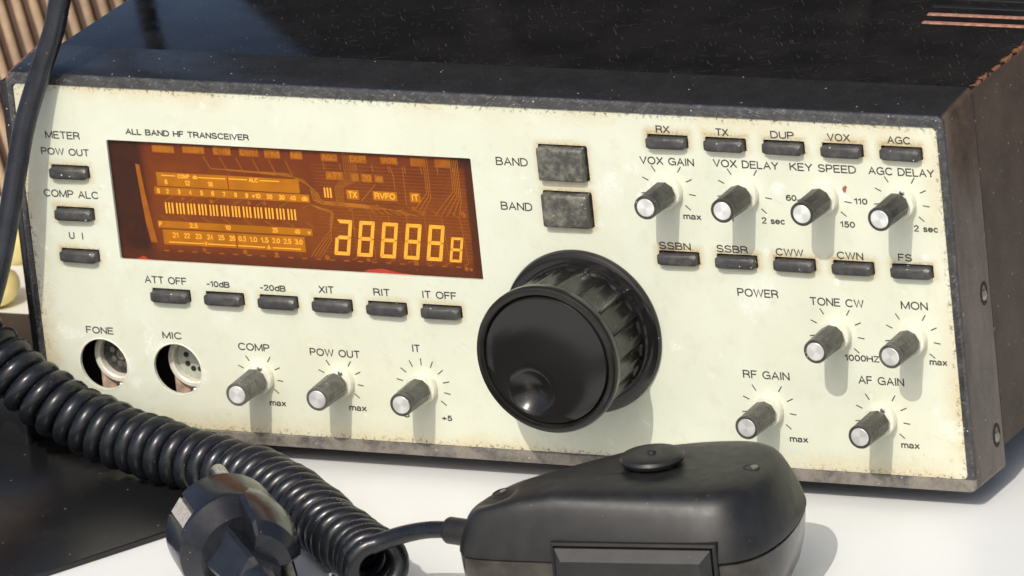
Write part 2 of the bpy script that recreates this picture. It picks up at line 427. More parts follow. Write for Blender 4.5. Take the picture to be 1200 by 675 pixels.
def arc(cx, cy, rx, ry, a0, a1, n=None):
    n = n or max(4, int(abs(a1-a0)/18))
    return [(cx+rx*math.cos(math.radians(a0+(a1-a0)*i/n)), cy+ry*math.sin(math.radians(a0+(a1-a0)*i/n))) for i in range(n+1)]
# upright lettering drawn as pen strokes: width, strokes (closed strokes end where they start)
GL = {
 'A': (.66, [[(0, 0), (.33, 1), (.66, 0)], [(.12, .34), (.54, .34)]]),
 'B': (.60, [[(.33, .53), (0, .53), (0, 1), (.33, 1)]+arc(.34, .765, .21, .235, 90, -90), [(.0, .53), (0, 0), (.33, 0)]+arc(.34, .265, .26, .265, -90, 90)]),
 'C': (.68, [arc(.37, .5, .37, .5, 42, 318)]),
 'D': (.64, [[(.27, 0), (0, 0), (0, 1), (.27, 1)]+arc(.27, .5, .37, .5, 90, -90)]),
 'E': (.54, [[(.54, 1), (0, 1), (0, 0), (.54, 0)], [(0, .52), (.48, .52)]]),
 'F': (.50, [[(.50, 1), (0, 1), (0, 0)], [(0, .52), (.44, .52)]]),
 'G': (.72, [arc(.37, .5, .37, .5, 42, 300), [(.70, .0), (.70, .47), (.40, .47)]]),
 'H': (.60, [[(0, 0), (0, 1)], [(.6, 0), (.6, 1)], [(0, .52), (.6, .52)]]),
 'I': (.06, [[(.03, 0), (.03, 1)]]),
 'K': (.60, [[(0, 0), (0, 1)], [(.57, 1), (0, .38)], [(.2, .6), (.6, 0)]]),
 'L': (.48, [[(0, 1), (0, 0), (.48, 0)]]),
 'M': (.74, [[(0, 0), (0, 1)], [(0, 1), (.37, .05), (.74, 1)], [(.74, 1), (.74, 0)]]),
 'N': (.60, [[(0, 0), (0, 1)], [(0, 1), (.6, 0)], [(.6, 0), (.6, 1)]]),
 'O': (.74, [arc(.37, .5, .37, .5, 0, 360)]),
 'P': (.56, [[(0, 0), (0, 1), (.30, 1)]+arc(.31, .73, .25, .27, 90, -90)+[(0, .46)]]),
 'R': (.62, [[(0, 0), (0, 1), (.32, 1)]+arc(.33, .75, .25, .25, 90, -90)+[(0, .5)], [(.3, .5), (.54, .36), (.6, 0)]]),
 'S': (.60, [arc(.30, .745, .27, .255, 20, 262)+arc(.30, .25, .30, .25, 82, -160)]),
 'T': (.58, [[(0, 1), (.58, 1)], [(.29, 1), (.29, 0)]]),
 'U': (.60, [[(0, 1), (0, .3)]+arc(.3, .3, .3, .3, 180, 360)+[(.6, 1)]]),
 'V': (.64, [[(0, 1), (.32, 0), (.64, 1)]]),
 'W': (.92, [[(0, 1), (.23, 0), (.46, 1), (.69, 0), (.92, 1)]]),
 'X': (.62, [[(0, 0), (.6, 1)], [(.02, 1), (.62, 0)]]),
 'Y': (.62, [[(0, 1), (.31, .45), (.62, 1)], [(.31, .45), (.31, 0)]]),
 'Z': (.56, [[(.02, 1), (.55, 1), (0, 0), (.56, 0)]]),
 '0': (.50, [arc(.25, .5, .25, .5, 0, 360)]),
 '1': (.26, [[(.0, .76), (.22, 1), (.22, 0)]]),
 '2': (.50, [arc(.25, .73, .24, .27, 165, -35)+[(0, 0), (.5, 0)]]),
 '3': (.50, [arc(.24, .75, .22, .25, 150, -90), arc(.24, .26, .26, .26, 90, -155)]),
 '4': (.54, [[(.40, 0), (.40, 1), (0, .27), (.54, .27)]]),
 '5': (.50, [[(.46, 1), (.10, 1), (.05, .52)]+arc(.24, .32, .26, .32, 130, -150)]),
 '6': (.50, [arc(.25, .32, .25, .32, 0, 360), [(.0, .34)]+arc(.29, .62, .29, .38, 190, 50)]),
 '7': (.48, [[(0, 1), (.48, 1), (.15, 0)]]),
 '8': (.50, [arc(.25, .76, .21, .24, 0, 360), arc(.25, .26, .25, .26, 0, 360)]),
 '9': (.50, [arc(.25, .68, .25, .32, 0, 360), [(.5, .66)]+arc(.21, .38, .29, .38, 10, -130)]),
 '+': (.50, [[(.25, .12), (.25, .68)], [(0, .4), (.5, .4)]]),
 '-': (.30, [[(0, .4), (.3, .4)]]),
 '.': (.06, [[(.03, 0), (.03, .1)]]),
 ' ': (.26, []),
 'm': (.76, [[(0, 0), (0, .7)], [(0, .45)]+arc(.19, .5, .19, .2, 170, 0)+[(.38, 0)], [(.38, .5)]+arc(.57, .5, .19, .2, 180, 0)+[(.76, 0)]]),
 'a': (.50, [arc(.24, .51, .21, .19, 160, 0)+[(.45, 0)], [(.45, .42), (.16, .38)]+arc(.17, .19, .17, .19, 90, 290)+[(.45, .16)]]),
 'x': (.48, [[(0, 0), (.46, .7)], [(.02, .7), (.48, 0)]]),
 's': (.42, [arc(.21, .53, .18, .17, 20, 262)+arc(.21, .18, .21, .18, 82, -160)]),
 'e': (.50, [[(0, .36), (.5, .36)]+arc(.25, .35, .25, .35, 0, 320)]),
 'c': (.46, [arc(.25, .35, .25, .35, 45, 315)]),
 'd': (.48, [arc(.24, .35, .24, .35, 0, 360), [(.48, 0), (.48, 1)]]),
 'b': (.48, [arc(.24, .35, .24, .35, 0, 360), [(0, 0), (0, 1)]]),
 'w': (.66, [[(0, .7), (.17, 0), (.33, .7), (.5, 0), (.66, .7)]]),
}
def stroke(bm, pts, w, y, depth, closed):
    P = []
    for p in pts:
        p = Vector((p[0], p[1]))
        if not P or (p-P[-1]).length > .004: P.append(p)
    if len(P) < 2: return
    n = len(P); L = []
    for i in range(n):
        a = P[i]-P[i-1] if (i or closed) else None; b = P[(i+1) % n]-P[i] if (i < n-1 or closed) else None
        a = a.normalized() if a is not None and a.length else None; b = b.normalized() if b is not None and b.length else None
        if a is None: a = b
        if b is None: b = a
        t = (a+b); t = t.normalized() if t.length > .05 else a
        nn = Vector((-t.y, t.x)); k = min(1.6, 1/max(.45, nn.dot(Vector((-a.y, a.x)))))
        e = Vector((0, 0))
        if not closed and i == 0: e = -a*w*.3
        if not closed and i == n-1: e = b*w*.3
        L.append((P[i]+e+nn*w/2*k, P[i]+e-nn*w/2*k))
    fr = [(bm.verts.new((p.x, y-depth, p.y)), bm.verts.new((q.x, y-depth, q.y))) for p, q in L]
    bk = [(bm.verts.new((p.x, y+.02, p.y)), bm.verts.new((q.x, y+.02, q.y))) for p, q in L]
    for i in range(n if closed else n-1):
        j = (i+1) % n
        bm.faces.new((fr[i][0], fr[j][0], fr[j][1], fr[i][1]))
        bm.faces.new((fr[i][0], bk[i][0], bk[j][0], fr[j][0])); bm.faces.new((fr[i][1], fr[j][1], bk[j][1], bk[i][1]))
def text(bm, s, x, z, w, h, y, pen=.37, depth=.02):
    adv = 0; items = []; top = 0
    for c in s:
        gw, st = GL[c]; items.append((adv, st)); adv += gw+.20
        for q in st: top = max(top, max(p[1] for p in q))
    W = adv-.20; kx = (w-pen)/max(W, .05) if len(s) > 1 or s not in 'I' else 1; kz = (h-pen)/(top if s != '-' else 1)
    for i, (off, st) in enumerate(items):
        for j, q in enumerate(st):
            P = [(x+pen/2+(off+p[0])*kx, z+pen/2+p[1]*kz) for p in q]
            cl = math.hypot(P[0][0]-P[-1][0], P[0][1]-P[-1][1]) < 1e-6 and len(P) > 3
            stroke(bm, P[:-1] if cl else P, pen, y-.002*((i+j) % 3), depth, cl)

def plate2d(name, outer, holes, y0, y1, mat, parent):
    """a flat plate in the XZ plane with real holes in it"""
    cu = bpy.data.curves.new('p', 'CURVE'); cu.dimensions = '2D'; cu.fill_mode = 'BOTH'; cu.extrude = (y1-y0)/2
    for L in [outer]+holes:
        sp = cu.splines.new('POLY'); sp.points.add(len(L)-1); sp.use_cyclic_u = True
        for p, q in zip(sp.points, L): p.co = (q[0], q[1], 0, 1)
    ob = bpy.data.objects.new('p', cu); COL.objects.link(ob)
    dg = bpy.context.evaluated_depsgraph_get()
    me = bpy.data.meshes.new_from_object(ob.evaluated_get(dg)); bpy.data.objects.remove(ob); bpy.data.curves.remove(cu)
    me.name = name
    for v in me.vertices: v.co = Vector((v.co.x, (y0+y1)/2-v.co.z, v.co.y))*S
    me.materials.clear()
    return link(name, me, mat, parent)

# ------------------------------------------------------------------ setting
bm = bmesh.new(); box(bm, -560, 760, -620, 520, -28, 0, 3); t_ = finish(bm, 'table', M['table']); t_['kind'] = 'structure'
bm = bmesh.new(); box(bm, -60000, 60000, -60000, 60000, -900, -760); g_ = finish(bm, 'ground', M['ground'], smooth=0); g_['kind'] = 'structure'

# ------------------------------------------------------------------ the transceiver
radio = thing('radio_transceiver', 'worn radio transceiver with cream front panel, amber display and black case on the white table', 'radio', (145, 130, 0))

# frame round the panel
bm = bmesh.new()
specs = [  # x0,x1,z0,z1,r,y
    (PX0-.05, PX1+.05, PZ0-.05, PZ1+.05, 1.6, 3.2), (PX0-.05, PX1+.05, PZ0-.05, PZ1+.05, 1.6, .35), (PX0-.3, PX1+.3, PZ0-.3, PZ1+.3, 1.8, .05),
    (.9, 289.3, 6.6, 113.3, 2.0, .0), (.25, 289.8, 5.8, 114.0, 2.2, .35), (0, 290, 5.6, 114.25, 2.2, .9),
    (-.2, 290.1, 5.5, 114.9, 2.0, 7), (-.6, 290.2, 5.4, 116.0, 1.8, 20.3), (.5, 289.6, 6.6, 115.0, 1.5, 20.8), (2.4, 287.4, 9, 113, 1.5, 20.8)]
loops = [[(p[0], y, p[1]) for p in rrect(x0, x1, z0, z1, r)] for x0, x1, z0, z1, r, y in specs]
loft(bm, loops, closed=False, cap0=False, cap1=False)
bezel = finish(bm, 'bezel', M['bezel'], radio, smooth=25)
for zz, yy in ((57.6, 16.2), (16.3, 16.2)):      # screws sunk in the flank of the frame
    bm = bmesh.new(); rev(bm, [(2.1, 0), (2.3, .12), (1.6, .14), (1.5, -.3)], (290.15, yy, zz+.6), (1, 0, 0), 20)
    for v in bm.verts: v.co.z = zz+.6+(v.co.z-zz-.6)*1.5
    hb = finish(bm, 'screw_recess', M['hole'], bezel, smooth=30)
    bm = bmesh.new(); rev(bm, [(1.5, -.4), (1.5, .15), (1.0, .5), (0.25, .6)], (290.2, yy, zz), (1, 0, 0), 20)
    box(bm, 290.1, 290.75, yy-.2, yy+.2, zz-1.4, zz+1.4)
    finish(bm, 'screw', M['darkmetal'], bezel, smooth=30)

bm = bmesh.new(); box(bm, -2.4, -.1, 1.0, 19.6, 6.2, 111.2, .5); finish(bm, 'side_rail', M['bezel'], bezel)
# case
bm = bmesh.new(); box(bm, 6.3, 289.7, 20.9, 262, 113.6, 115.6, .5)
lid = finish(bm, 'top_cover', M['cover'], radio, smooth=40)
for i, yy in enumerate((74, 81.3, 88.4, 95.5)):
    bm = bmesh.new(); box(bm, 252.5-i*1.5, 283.5-i*.3, yy-.9, yy+.9, 115.3, 116.0, .25)
    finish(bm, 'vent_slot', M['rust'] if i < 2 else M['case'], lid)
bm = bmesh.new(); box(bm, 288.5, 290.0, 21.0, 262, 12.0, 115.0, .4); finish(bm, 'side_cover', M['side'], radio)
bm = bmesh.new(); box(bm, 6.2, 7.6, 21.0, 262, 12.0, 113.5, .4); finish(bm, 'side_cover', M['side'], radio)
bm = bmesh.new(); box(bm, 8, 288, 22, 261, 11.5, 13.5); box(bm, 8, 288, 256, 258, 13.5, 113); finish(bm, 'chassis', M['case'], radio)
for xx, yy in ((26, 40), (262, 40), (26, 235), (262, 235)):
    bm = bmesh.new(); rev(bm, [(7, 0), (8, 1.0), (8, 11.6)], (xx, yy, 0), (0, 0, 1), 24); finish(bm, 'rubber_foot', M['case'], radio)

# front panel with its openings
def circ(cx, cz, r, n=48): return [(cx+r*math.cos(2*PI*k/n), cz+r*math.sin(2*PI*k/n)) for k in range(n)]
SW, SH = 6.15, 1.85
slots = [(x, z+.02) for z, XX in ((ZA, XA), (ZB, XA), (ZC, XC)) for x in XX]+[(XD, z+.02) for z in ZD]
holes = [rrect(WX0, WX1, WZ0, WZ1, .4, 2)]
holes += [rrect(x-SW, x+SW, z-SH, z+SH, .35, 2) for x, z in slots]
holes += [rrect(x-7.5, x+7.5, z-5.15, z+5.15, .5, 2) for x, z in BAND]
holes += [circ(x, z, 7.55) for x, z in HOLES]
front = plate2d('front_panel', rrect(PX0, PX1, PZ0, PZ1, 1.6, 6), holes, .6, 1.6, M['panel'], radio)
bm = bmesh.new()
rims = [[(p[0], .58, p[1]) for p in circ(x, z, 7.95)] for x, z in HOLES]
for x, z in HOLES:
    loft(bm, [[(p[0], yy, p[1]) for p in circ(x, z, r)] for r, yy in ((7.56, 1.5), (7.56, .52), (7.8, .45), (8.0, .62))], False, False)
finish(bm, 'socket_rim', M['collar'], front)
bm = bmesh.new(); box(bm, 2.6, 30, 20, 20.6, 9.6, 46); box(bm, 30.5, 287, 3.6, 4.2, 9.6, 58.5); box(bm, 146, 287, 3.6, 4.2, 58.6, 110); box(bm, 2.6, 145.5, 3.6, 4.2, 96, 110); box(bm, 2.6, 29.8, 3.6, 4.2, 46, 95.8)
bm.free()
bm = bmesh.new()
box(bm, 2.6, 60, 19.8, 20.4, 9.6, 40); box(bm, 60.2, 287, 4.2, 4.8, 9.6, 57.5); box(bm, 2.6, 60, 4.2, 4.8, 40.2, 57.5); box(bm, 146.5, 287, 4.2, 4.8, 57.7, 110); box(bm, 2.6, 29, 4.2, 4.8, 57.7, 110)
finish(bm, 'inner_chassis', M['hole'], radio, smooth=0)

TEXT = [('METER', 10.72, 94.73, 11.2, 2.3), ('POW OUT', 8.74, 89.81, 15.56, 2.2), ('COMP ALC', 7.87, 77.12, 17.77, 2.3), ('U  I', 14.47, 64.68, 4.65, 2.2),
 ('ALL BAND HF TRANSCEIVER', 36.9, 97.07, 39.39, 1.85), ('ATT OFF', 37.36, 52.69, 13.48, 2.25), ('-10dB', 57.18, 52.63, 7.42, 1.85), ('-20dB', 74.19, 52.47, 8.26, 1.85),
 ('XIT', 92.92, 52.72, 4.88, 2.25), ('RIT', 110.23, 52.9, 5.23, 2.25), ('IT OFF', 125.54, 53.07, 10.75, 2.25), ('FONE', 16.25, 36.37, 8.93, 2.15), ('MIC', 40.92, 36.12, 6.3, 2.2),
 ('COMP', 65.01, 34.06, 10.07, 2.3), ('POW OUT', 87.83, 33.78, 15.91, 2.3), ('IT', 120.45, 36.72, 2.57, 2.3), ('max', 73.06, 17.81, 5.27, 1.45), ('max', 98.4, 17.9, 5.54, 1.45),
 ('+5', 127.49, 16.63, 3.24, 1.7), ('-5', 114.1, 16.9, 3.3, 1.7), ('BAND', 153.14, 93.66, 9.89, 2.45), ('BAND', 153.22, 80.6, 9.75, 2.45),
 ('RX', 203.37, 105.45, 4.18, 2.2), ('TX', 221.44, 105.45, 3.88, 2.2), ('DUP', 237.9, 105.5, 7.1, 2.2), ('VOX', 254.86, 105.6, 6.85, 2.2), ('AGC', 272.71, 105.65, 6.89, 2.2),
 ('VOX GAIN', 197.5, 96.18, 16.5, 2.3), ('VOX DELAY', 219.76, 96.41, 19.68, 2.3), ('KEY SPEED', 242.76, 96.48, 19.86, 2.3), ('AGC DELAY', 266.26, 96.52, 19.52, 2.3),
 ('max', 209.1, 80.66, 5.46, 1.45), ('2 sec', 232.77, 80.65, 7.06, 1.9), ('60', 240.77, 87.65, 3.17, 1.8), ('110', 261.18, 87.71, 3.96, 1.8), ('150', 256.33, 80.82, 4.46, 1.8),
 ('2 sec', 278.23, 80.71, 7.25, 1.9), ('SSBN', 200.73, 71.6, 9.7, 2.2), ('SSBR', 218.2, 71.6, 9.52, 2.2), ('CWW', 236.08, 71.6, 8.36, 2.2), ('CWN', 254.44, 71.6, 7.9, 2.2),
 ('FS', 272.73, 71.93, 4.13, 2.2), ('POWER', 223.25, 59.07, 12.42, 2.4), ('TONE CW', 244.98, 57.68, 16.17, 2.4), ('MON', 272.23, 58.03, 8.02, 2.4), ('1000HZ', 253.86, 42.03, 10.44, 1.9),
 ('max', 279.23, 42.24, 5.3, 1.45), ('RF GAIN', 222.47, 35.12, 14.14, 2.4), ('AF GAIN', 257.32, 35.5, 13.75, 2.4), ('max', 234.81, 17.1, 5.58, 1.45), ('max', 268.4, 17.43, 5.52, 1.45)]
for s, x, z, w, h in TEXT:
    bm = bmesh.new(); text(bm, s, x, z, w, h, .585); finish(bm, 'lettering', M['ink'], front, smooth=0)

KN = [(205.3, 88.9, 'a'), (228.3, 89.1, 'b'), (252.2, 89.3, 'k'), (275.3, 89.2, 'a'), (252.2, 49.9, 'a'), (274.8, 49.7, 'a'), (229.4, 26.3, 'a'), (263.5, 25.7, 'a'),
      (71.0, 26.4, 'c'), (96.6, 26.6, 'c'), (122.8, 26.5, 'i')]
def tick(bm, cx, cz, a, r0, r1, w=.30):
    a = math.radians(a); d = Vector((math.sin(a), 0, math.cos(a))); p = Vector((d.z, 0, -d.x))*w/2
    c = Vector((cx, .57, cz))
    A = [c+d*r0-p, c+d*r0+p, c+d*r1+p, c+d*r1-p]
    lo = [bm.verts.new(q) for q in A]; hi = [bm.verts.new(q+Vector((0, -.02, 0))) for q in A]
    bm.faces.new(hi); bm.faces.new(lo[::-1])
    for k in range(4): bm.faces.new((lo[k], lo[(k+1) % 4], hi[(k+1) % 4], hi[k]))
for cx, cz, k in KN:
    bm = bmesh.new()
    if k == 'i':
        for i in range(-5, 6): tick(bm, cx, cz, i*25.6, 6.4, 8.5)
    elif k == 'k':
        tick(bm, cx, cz, 99, 6.1, 8.3); tick(bm, cx, cz, 130, 6.2, 8.2); tick(bm, cx, cz, -99, 6.1, 8.3)
    elif k == 'b':
        for a in (-131, -98, -65, -32.5, 32.5, 98, 131): tick(bm, cx, cz, a, 6.3, 8.3)
    else:
        r0, r1 = (5.4, 7.3) if k == 'c' else (6.3, 8.3)
        for a in (-131, -98, -65, -32.5, 32.5, 65, 98, 131): tick(bm, cx, cz, a, r0, r1)
    finish(bm, 'dial_marks', M['ink'], front, smooth=0)
bm = bmesh.new()
tick(bm, 222.5, 81.7, 0, -.9, .9); tick(bm, 224.2, 81.7, 8, -.9, .9); finish(bm, 'scale_stroke', M['ink'], front, smooth=0); bm = bmesh.new(); tick(bm, 269.8, 81.5, 0, -.8, .8)
finish(bm, 'scale_stroke', M['ink'], front, smooth=0)
bm = bmesh.new(); loft(bm, [[(258.7+.62*math.cos(a_)*(1+.3*math.sin(3*a_)), yy, 91.9+1.0*math.sin(a_+.4)) for a_ in [2*PI*k/14 for k in range(14)]] for yy in (.59, .5)])
finish(bm, 'paint_chip', M['rustin'], front)

# push buttons
def cap_mesh(hw, hh, ch, proto_loc):
    bm = bmesh.new()
    def oct_(w, h, c, y):
        return [(w, y, h-c*.5), (w-c, y, h), (-w+c, y, h), (-w, y, h-c*.5), (-w, y, -h+c*.5), (-w+c, y, -h), (w-c, y, -h), (w, y, -h+c*.5)]
    loft(bm, [oct_(hw, hh, ch*.5, 3.2), oct_(hw, hh, ch*.5, -1.5), oct_(hw-.15, hh-.12, ch, -1.95), oct_(hw-.5, hh-.4, ch*.9, -2.2), oct_(hw-1.1, hh-.9, ch*.5, -2.28)])
    es = [e for e in bm.edges]
    return bm
first = None
for i, (x, z) in enumerate(slots):
    loc = (x-.05, .25, z-.22)
    if first is None:
        first = finish(cap_mesh(5.85, 1.6, 1.5, loc), 'push_button', M['button'], radio, (0, 0, 0), smooth=28)
        first.location = Vector(loc)*S-radio.location
        b = first
    else:
        b = copy_tree(first, radio, loc)
    b.rotation_euler = (random.uniform(-.05, .05), random.uniform(-.012, .012), random.uniform(-.03, .03))
fb = None
for x, z in BAND:
    loc = (x-.15, .1, z-.1)
    if fb is None:
        fb = finish(cap_mesh(7.0, 4.75, .7, loc), 'band_button', M['bandb'], radio, (0, 0, 0), smooth=28)
        fb.location = Vector(loc)*S-radio.location
        fb['label'] = 'square speckled grey push button beside the upper BAND lettering'
        b = fb
    else:
        b = copy_tree(fb, radio, loc); b['label'] = 'square speckled grey push button beside the lower BAND lettering'
    b.rotation_euler = (random.uniform(-.03, .03), 0, random.uniform(-.03, .02))

# small rotary knobs: parent = knob body, children = collar and silver cap
def knob_body():
    bm = bmesh.new(); n = 40
    def ring(r, y, k):   # k=1 : ten flat facets, k=0 : round
        L = []
        for i in range(n):
            a = 2*PI*i/n
            f = math.cos(PI/10)/math.cos(((a+1e-6) % (PI/5))-PI/10)
            L.append((r*(1+(f-1)*k)*math.cos(a), y, r*(1+(f-1)*k)*math.sin(a)))
        return L
    loft(bm, [ring(3.55, -2.6, 1), ring(3.72, -3.0, 1), ring(3.5, -12.6, 1), ring(3.32, -13.0, .3), ring(3.42, -13.2, 0), ring(3.42, -14.2, 0),
              ring(3.2, -14.5, 0), ring(2.72, -14.5, 0), ring(2.6, -14.2, 0)])
    return bm
kb = None
for i, (x, z, k) in enumerate(KN):
    if kb is None:
        kb = finish(knob_body(), 'control_knob', M['knob'], radio, (0, 0, 0), smooth=14); kb.location = Vector((x, 0, z))*S-radio.location
        bm = bmesh.new(); rev(bm, [(4.45, -.6), (4.5, 1.6), (4.3, 1.9), (3.2, 2.0), (3.1, 2.7)], n=40); finish(bm, 'collar', M['collar'], kb, (0, 0, 0))
        bm = bmesh.new(); rev(bm, [(2.62, 14.1), (2.6, 14.28), (2.45, 14.36)], n=40); finish(bm, 'metal_cap', M['spun'], kb, (0, 0, 0), smooth=20)
        q = kb
    else:
        q = copy_tree(kb, radio, (x, 0, z))
    q.rotation_euler = (random.uniform(-.012, .012), random.uniform(0, 6.28), random.uniform(-.012, .012))
    v = (1.1, .8, .75, .8, 1.6, 1.9, 1.6, 1.2, 2.4, 2.2, 1.6)[i]; q.color = (v, v, v*.96, 1)
for i in (3, 7, 8, 9):       # grub screws showing on four of the collars
    x, z, _ = KN[i]
    bm = bmesh.new(); rev(bm, [(.75, 1.9), (.75, 2.25), (.5, 2.4)], (x+1.6, 0, z+3.45), n=14); finish(bm, 'grub_screw', M['steel'], radio)

# tuning knob
TX, TZ = 174.85, 46.15
tk = finish((lambda b: (rev(b, [(19.2, -2.2), (19.4, 2.6), (19.9, 3.2), (20.3, 12), (20.8, 19.6), (20.9, 20.4), (21.3, 20.9), (21.5, 21.5), (21.5, 23.2), (21.1, 23.9), (20.2, 24.2), (19.2, 24.15), (18.9, 23.7), (18.75, 23.2), (18.7, 19.5), (18.4, 19.5)],
     (0, 0, 0), n=324, wob=lambda a, h: 1-(.055*abs(math.sin(a*9))**.8 if 3.0 < h < 20.2 else 0)), b)[1])(bmesh.new()), 'tuning_knob', M['tuning'], radio, (0, 0, 0), smooth=24)
tk.location = Vector((TX, 0, TZ))*S-radio.location
bm = bmesh.new(); rev(bm, [(23.9, -.55), (24.0, .2), (23.6, 1.1), (22.9, 1.5), (20.6, 1.55), (20.2, 2.2), (19.0, 2.3)], n=128); finish(bm, 'dial_skirt', M['disc'], tk, (0, 0, 0), smooth=30)
bm = bmesh.new()   # front disc with a dished finger hole
DC = Vector((169.2-TX, 0, 36.6-TZ)); loops = []
NN = 96
rd = 6.3
outer = [(18.5*math.cos(2*PI*k/NN), 18.5*math.sin(2*PI*k/NN)) for k in range(NN)]
def lp(f, y):   # blend between the finger hole circle (f=0) and the outer circle (f=1)
    L = []
    for k in range(NN):
        a = 2*PI*k/NN; ix, iz = DC.x+rd*math.cos(a), DC.z+rd*math.sin(a)
        L.append((ix+(outer[k][0]-ix)*f, y, iz+(outer[k][1]-iz)*f))
    return L
loops = [lp(1, -19.9), lp(1, -23.4), lp(.985, -23.75), lp(.96, -23.85), lp(.5, -23.9), lp(.12, -23.9), lp(.03, -23.8), lp(0, -23.55)]
for q in range(0, 12):     # spherical dish
    r = rd*.98*(1-q/12); dep = 2.7*(1-(r/(rd*.98))**2)
    loops.append([(DC.x+r*math.cos(2*PI*k/NN), -23.5+dep, DC.z+r*math.sin(2*PI*k/NN)) for k in range(NN)])
loft(bm, loops)
finish(bm, 'finger_disc', M['disc'], tk, (0, 0, 0), smooth=32)

# sockets behind the two round openings
for i, (x, z) in enumerate(HOLES):
    c = (x+1.3, 0, z+.1)
    bm = bmesh.new(); rev(bm, [(8.0, -13), (8.1, -7.8), (7.7, -7.2), (6.7, -7.1), (6.2, -7.5), (6.1, -13)], c, n=56, cap0=False, cap1=False)
    sk = finish(bm, 'socket', M['ring'], radio, smooth=35)
    bm = bmesh.new(); rev(bm, [(6.15, -12), (6.1, -9.6), (5.8, -9.4)], c, n=48)
    fc = finish(bm, 'socket_insert', M['sockd'] if i == 0 else M['sockl'], sk, smooth=30)
    bm = bmesh.new()
    for a in (-60, -20, 20, 60, 180, 110, -110):
        a = math.radians(a-90); rev(bm, [(.85, -9.42), (.85, -9.3)], (c[0]+3.2*math.cos(a), 0, c[2]+3.2*math.sin(a)), n=14)
    if i == 0: rev(bm, [(1.6, -9.42), (1.6, -9.1), (1.1, -8.8)], c, n=20)
    finish(bm, 'contact_hole', M['hole'] if i else M['steel'], fc)
    bm = bmesh.new(); box(bm, c[0]-7.8, c[0]+9, 9.6, 10.4, z-17, z-3.5, .3); finish(bm, 'mounting_plate', M['pinkplate'], sk)
    bm = bmesh.new(); rev(bm, [(1.6, -9.8), (1.6, -8.6), (1.2, -8.0), (.5, -7.7)], (c[0]-1.0, 0, c[2]-9.6), n=18); finish(bm, 'mounting_screw', M['steel'], sk)

# display
disp = finish((lambda b: (box(b, WX0-1, WX1+1, 2.2, 4.0, WZ0-1, WZ1+1), b)[1])(bmesh.new()), 'display', M['lcd'], radio, smooth=0)
def slab(bm, x0, x1, z0, z1, y=2.16, d=.03): box(bm, x0, x1, y-d, y+.03, z0, z1)
ZONE = [(44.28, 81.66, 89.68, 85.73), (43.13, 79.02, 92.46, 81.3), (42.95, 69.13, 92.2, 71.2), (44.24, 64.16, 89.43, 68.6)]
IND = [(43.87, 91.65, 50.97, 93.85), (53.54, 91.87, 60.61, 94.06), (63.36, 91.77, 69.02, 94.28), (71.76, 91.82, 77.88, 94.18), (79.69, 91.64, 84.62, 94.18), (87.9, 91.73, 91.72, 94.2), (97.56, 91.64, 102.72, 94.03), (106.47, 91.58, 111.74, 93.84), (116.28, 91.68, 121.55, 93.81), (125.59, 91.48, 130.21, 93.89), (133.16, 91.48, 137.9, 94.01)]
MID = [(97.4, 80.8, 99.6, 83.8), (104.56, 80.82, 108.08, 83.29), (112.82, 80.93, 120.05, 83.33), (124.47, 80.9, 127.38, 83.42), (98.53, 86.16, 103.94, 88.67), (106.21, 86.0, 108.86, 88.54), (109.58, 85.98, 112.97, 88.46), (113.77, 85.96, 116.5, 88.16)]
bm = bmesh.new()
for i, (x0, z0, x1, z1) in enumerate(ZONE):
    if i == 0: slab(bm, x0, 66.9, z0, z1); slab(bm, 67.2, x1, z0, z1)
    elif i == 3: slab(bm, x0, 67.5, z0, z1); slab(bm, 67.8, x1, z0, z1)
    else: slab(bm, x0, x1, z0, z1)
for i in (1, 2, 3): slab(bm, MID[i][0]-.2, MID[i][2]+.2, MID[i][1]-.15, MID[i][3]+.2)
finish(bm, 'scale_field', M['amberz'], disp, smooth=0)
bm = bmesh.new()
for x0, z0, x1, z1 in IND: slab(bm, x0, x1, z0, z1)
for i in (4, 5, 6, 7): slab(bm, MID[i][0], MID[i][2], MID[i][1], MID[i][3])
for k in range(22): slab(bm, 44+k*4.4, 45.6+k*4.4, 62.1, 62.45)
for x, z in ((57, 63.1), (70, 63.2), (80, 63.1), (96, 62.9), (124, 63.0), (109, 62.9), (52, 78.2), (78, 78.1), (73, 77.9), (128, 77.9), (140.2, 78.2), (140.6, 77.7), (141, 61.8), (139.6, 61.9), (61, 77.8), (101, 79.2), (112, 78.6), (113.5, 78.9), (125, 79), (96.5, 79.5)):
    rev(bm, [(.55+.3*random.random(), 0), (.4, .02)], (x, 2.15, z), n=7)
finish(bm, 'indicator_field', M['amberd'], disp, smooth=0)
bm = bmesh.new(); Y1 = 2.10
for i in range(12):
    for k in range(3):
        x = 46.0+i*3.545+k*1.05; slab(bm, x, x+.52, 73.55, 76.8, Y1)
for k in range(3): x = 97.35+k*.93; slab(bm, x, x+.5, 80.8, 83.8, Y1)
finish(bm, 'meter_bars', M['amber'], disp, smooth=0); bm = bmesh.new()
def line(x0, x1, z, w=.3): slab(bm, x0, x1, z-w/2, z+w/2, Y1)
line(46, 50.3, 84.85); line(57.7, 66.4, 84.75); line(67.4, 73.3, 84.85); line(77.2, 83.5, 84.85)
line(45.9, 56.9, 64.95); line(58.4, 67.3, 64.95); line(68.0, 76.6, 64.95); line(79, 88, 64.95)
def tx(s, xc, z, w, h): text(bm, s, xc-w/2, z, w, h, Y1, .30)
tx('COMP', 53.0, 84.2, 3.9, 1.3); tx('db', 56.7, 84.2, 1.5, 1.2)
tx('ALC', 75.3, 84.2, 3.0, 1.3)
for s, x in (('6', 47.2), ('12', 54.0), ('18', 61.3)): tx(s, x, 82.2, .75*len(s)+.2, 1.5)
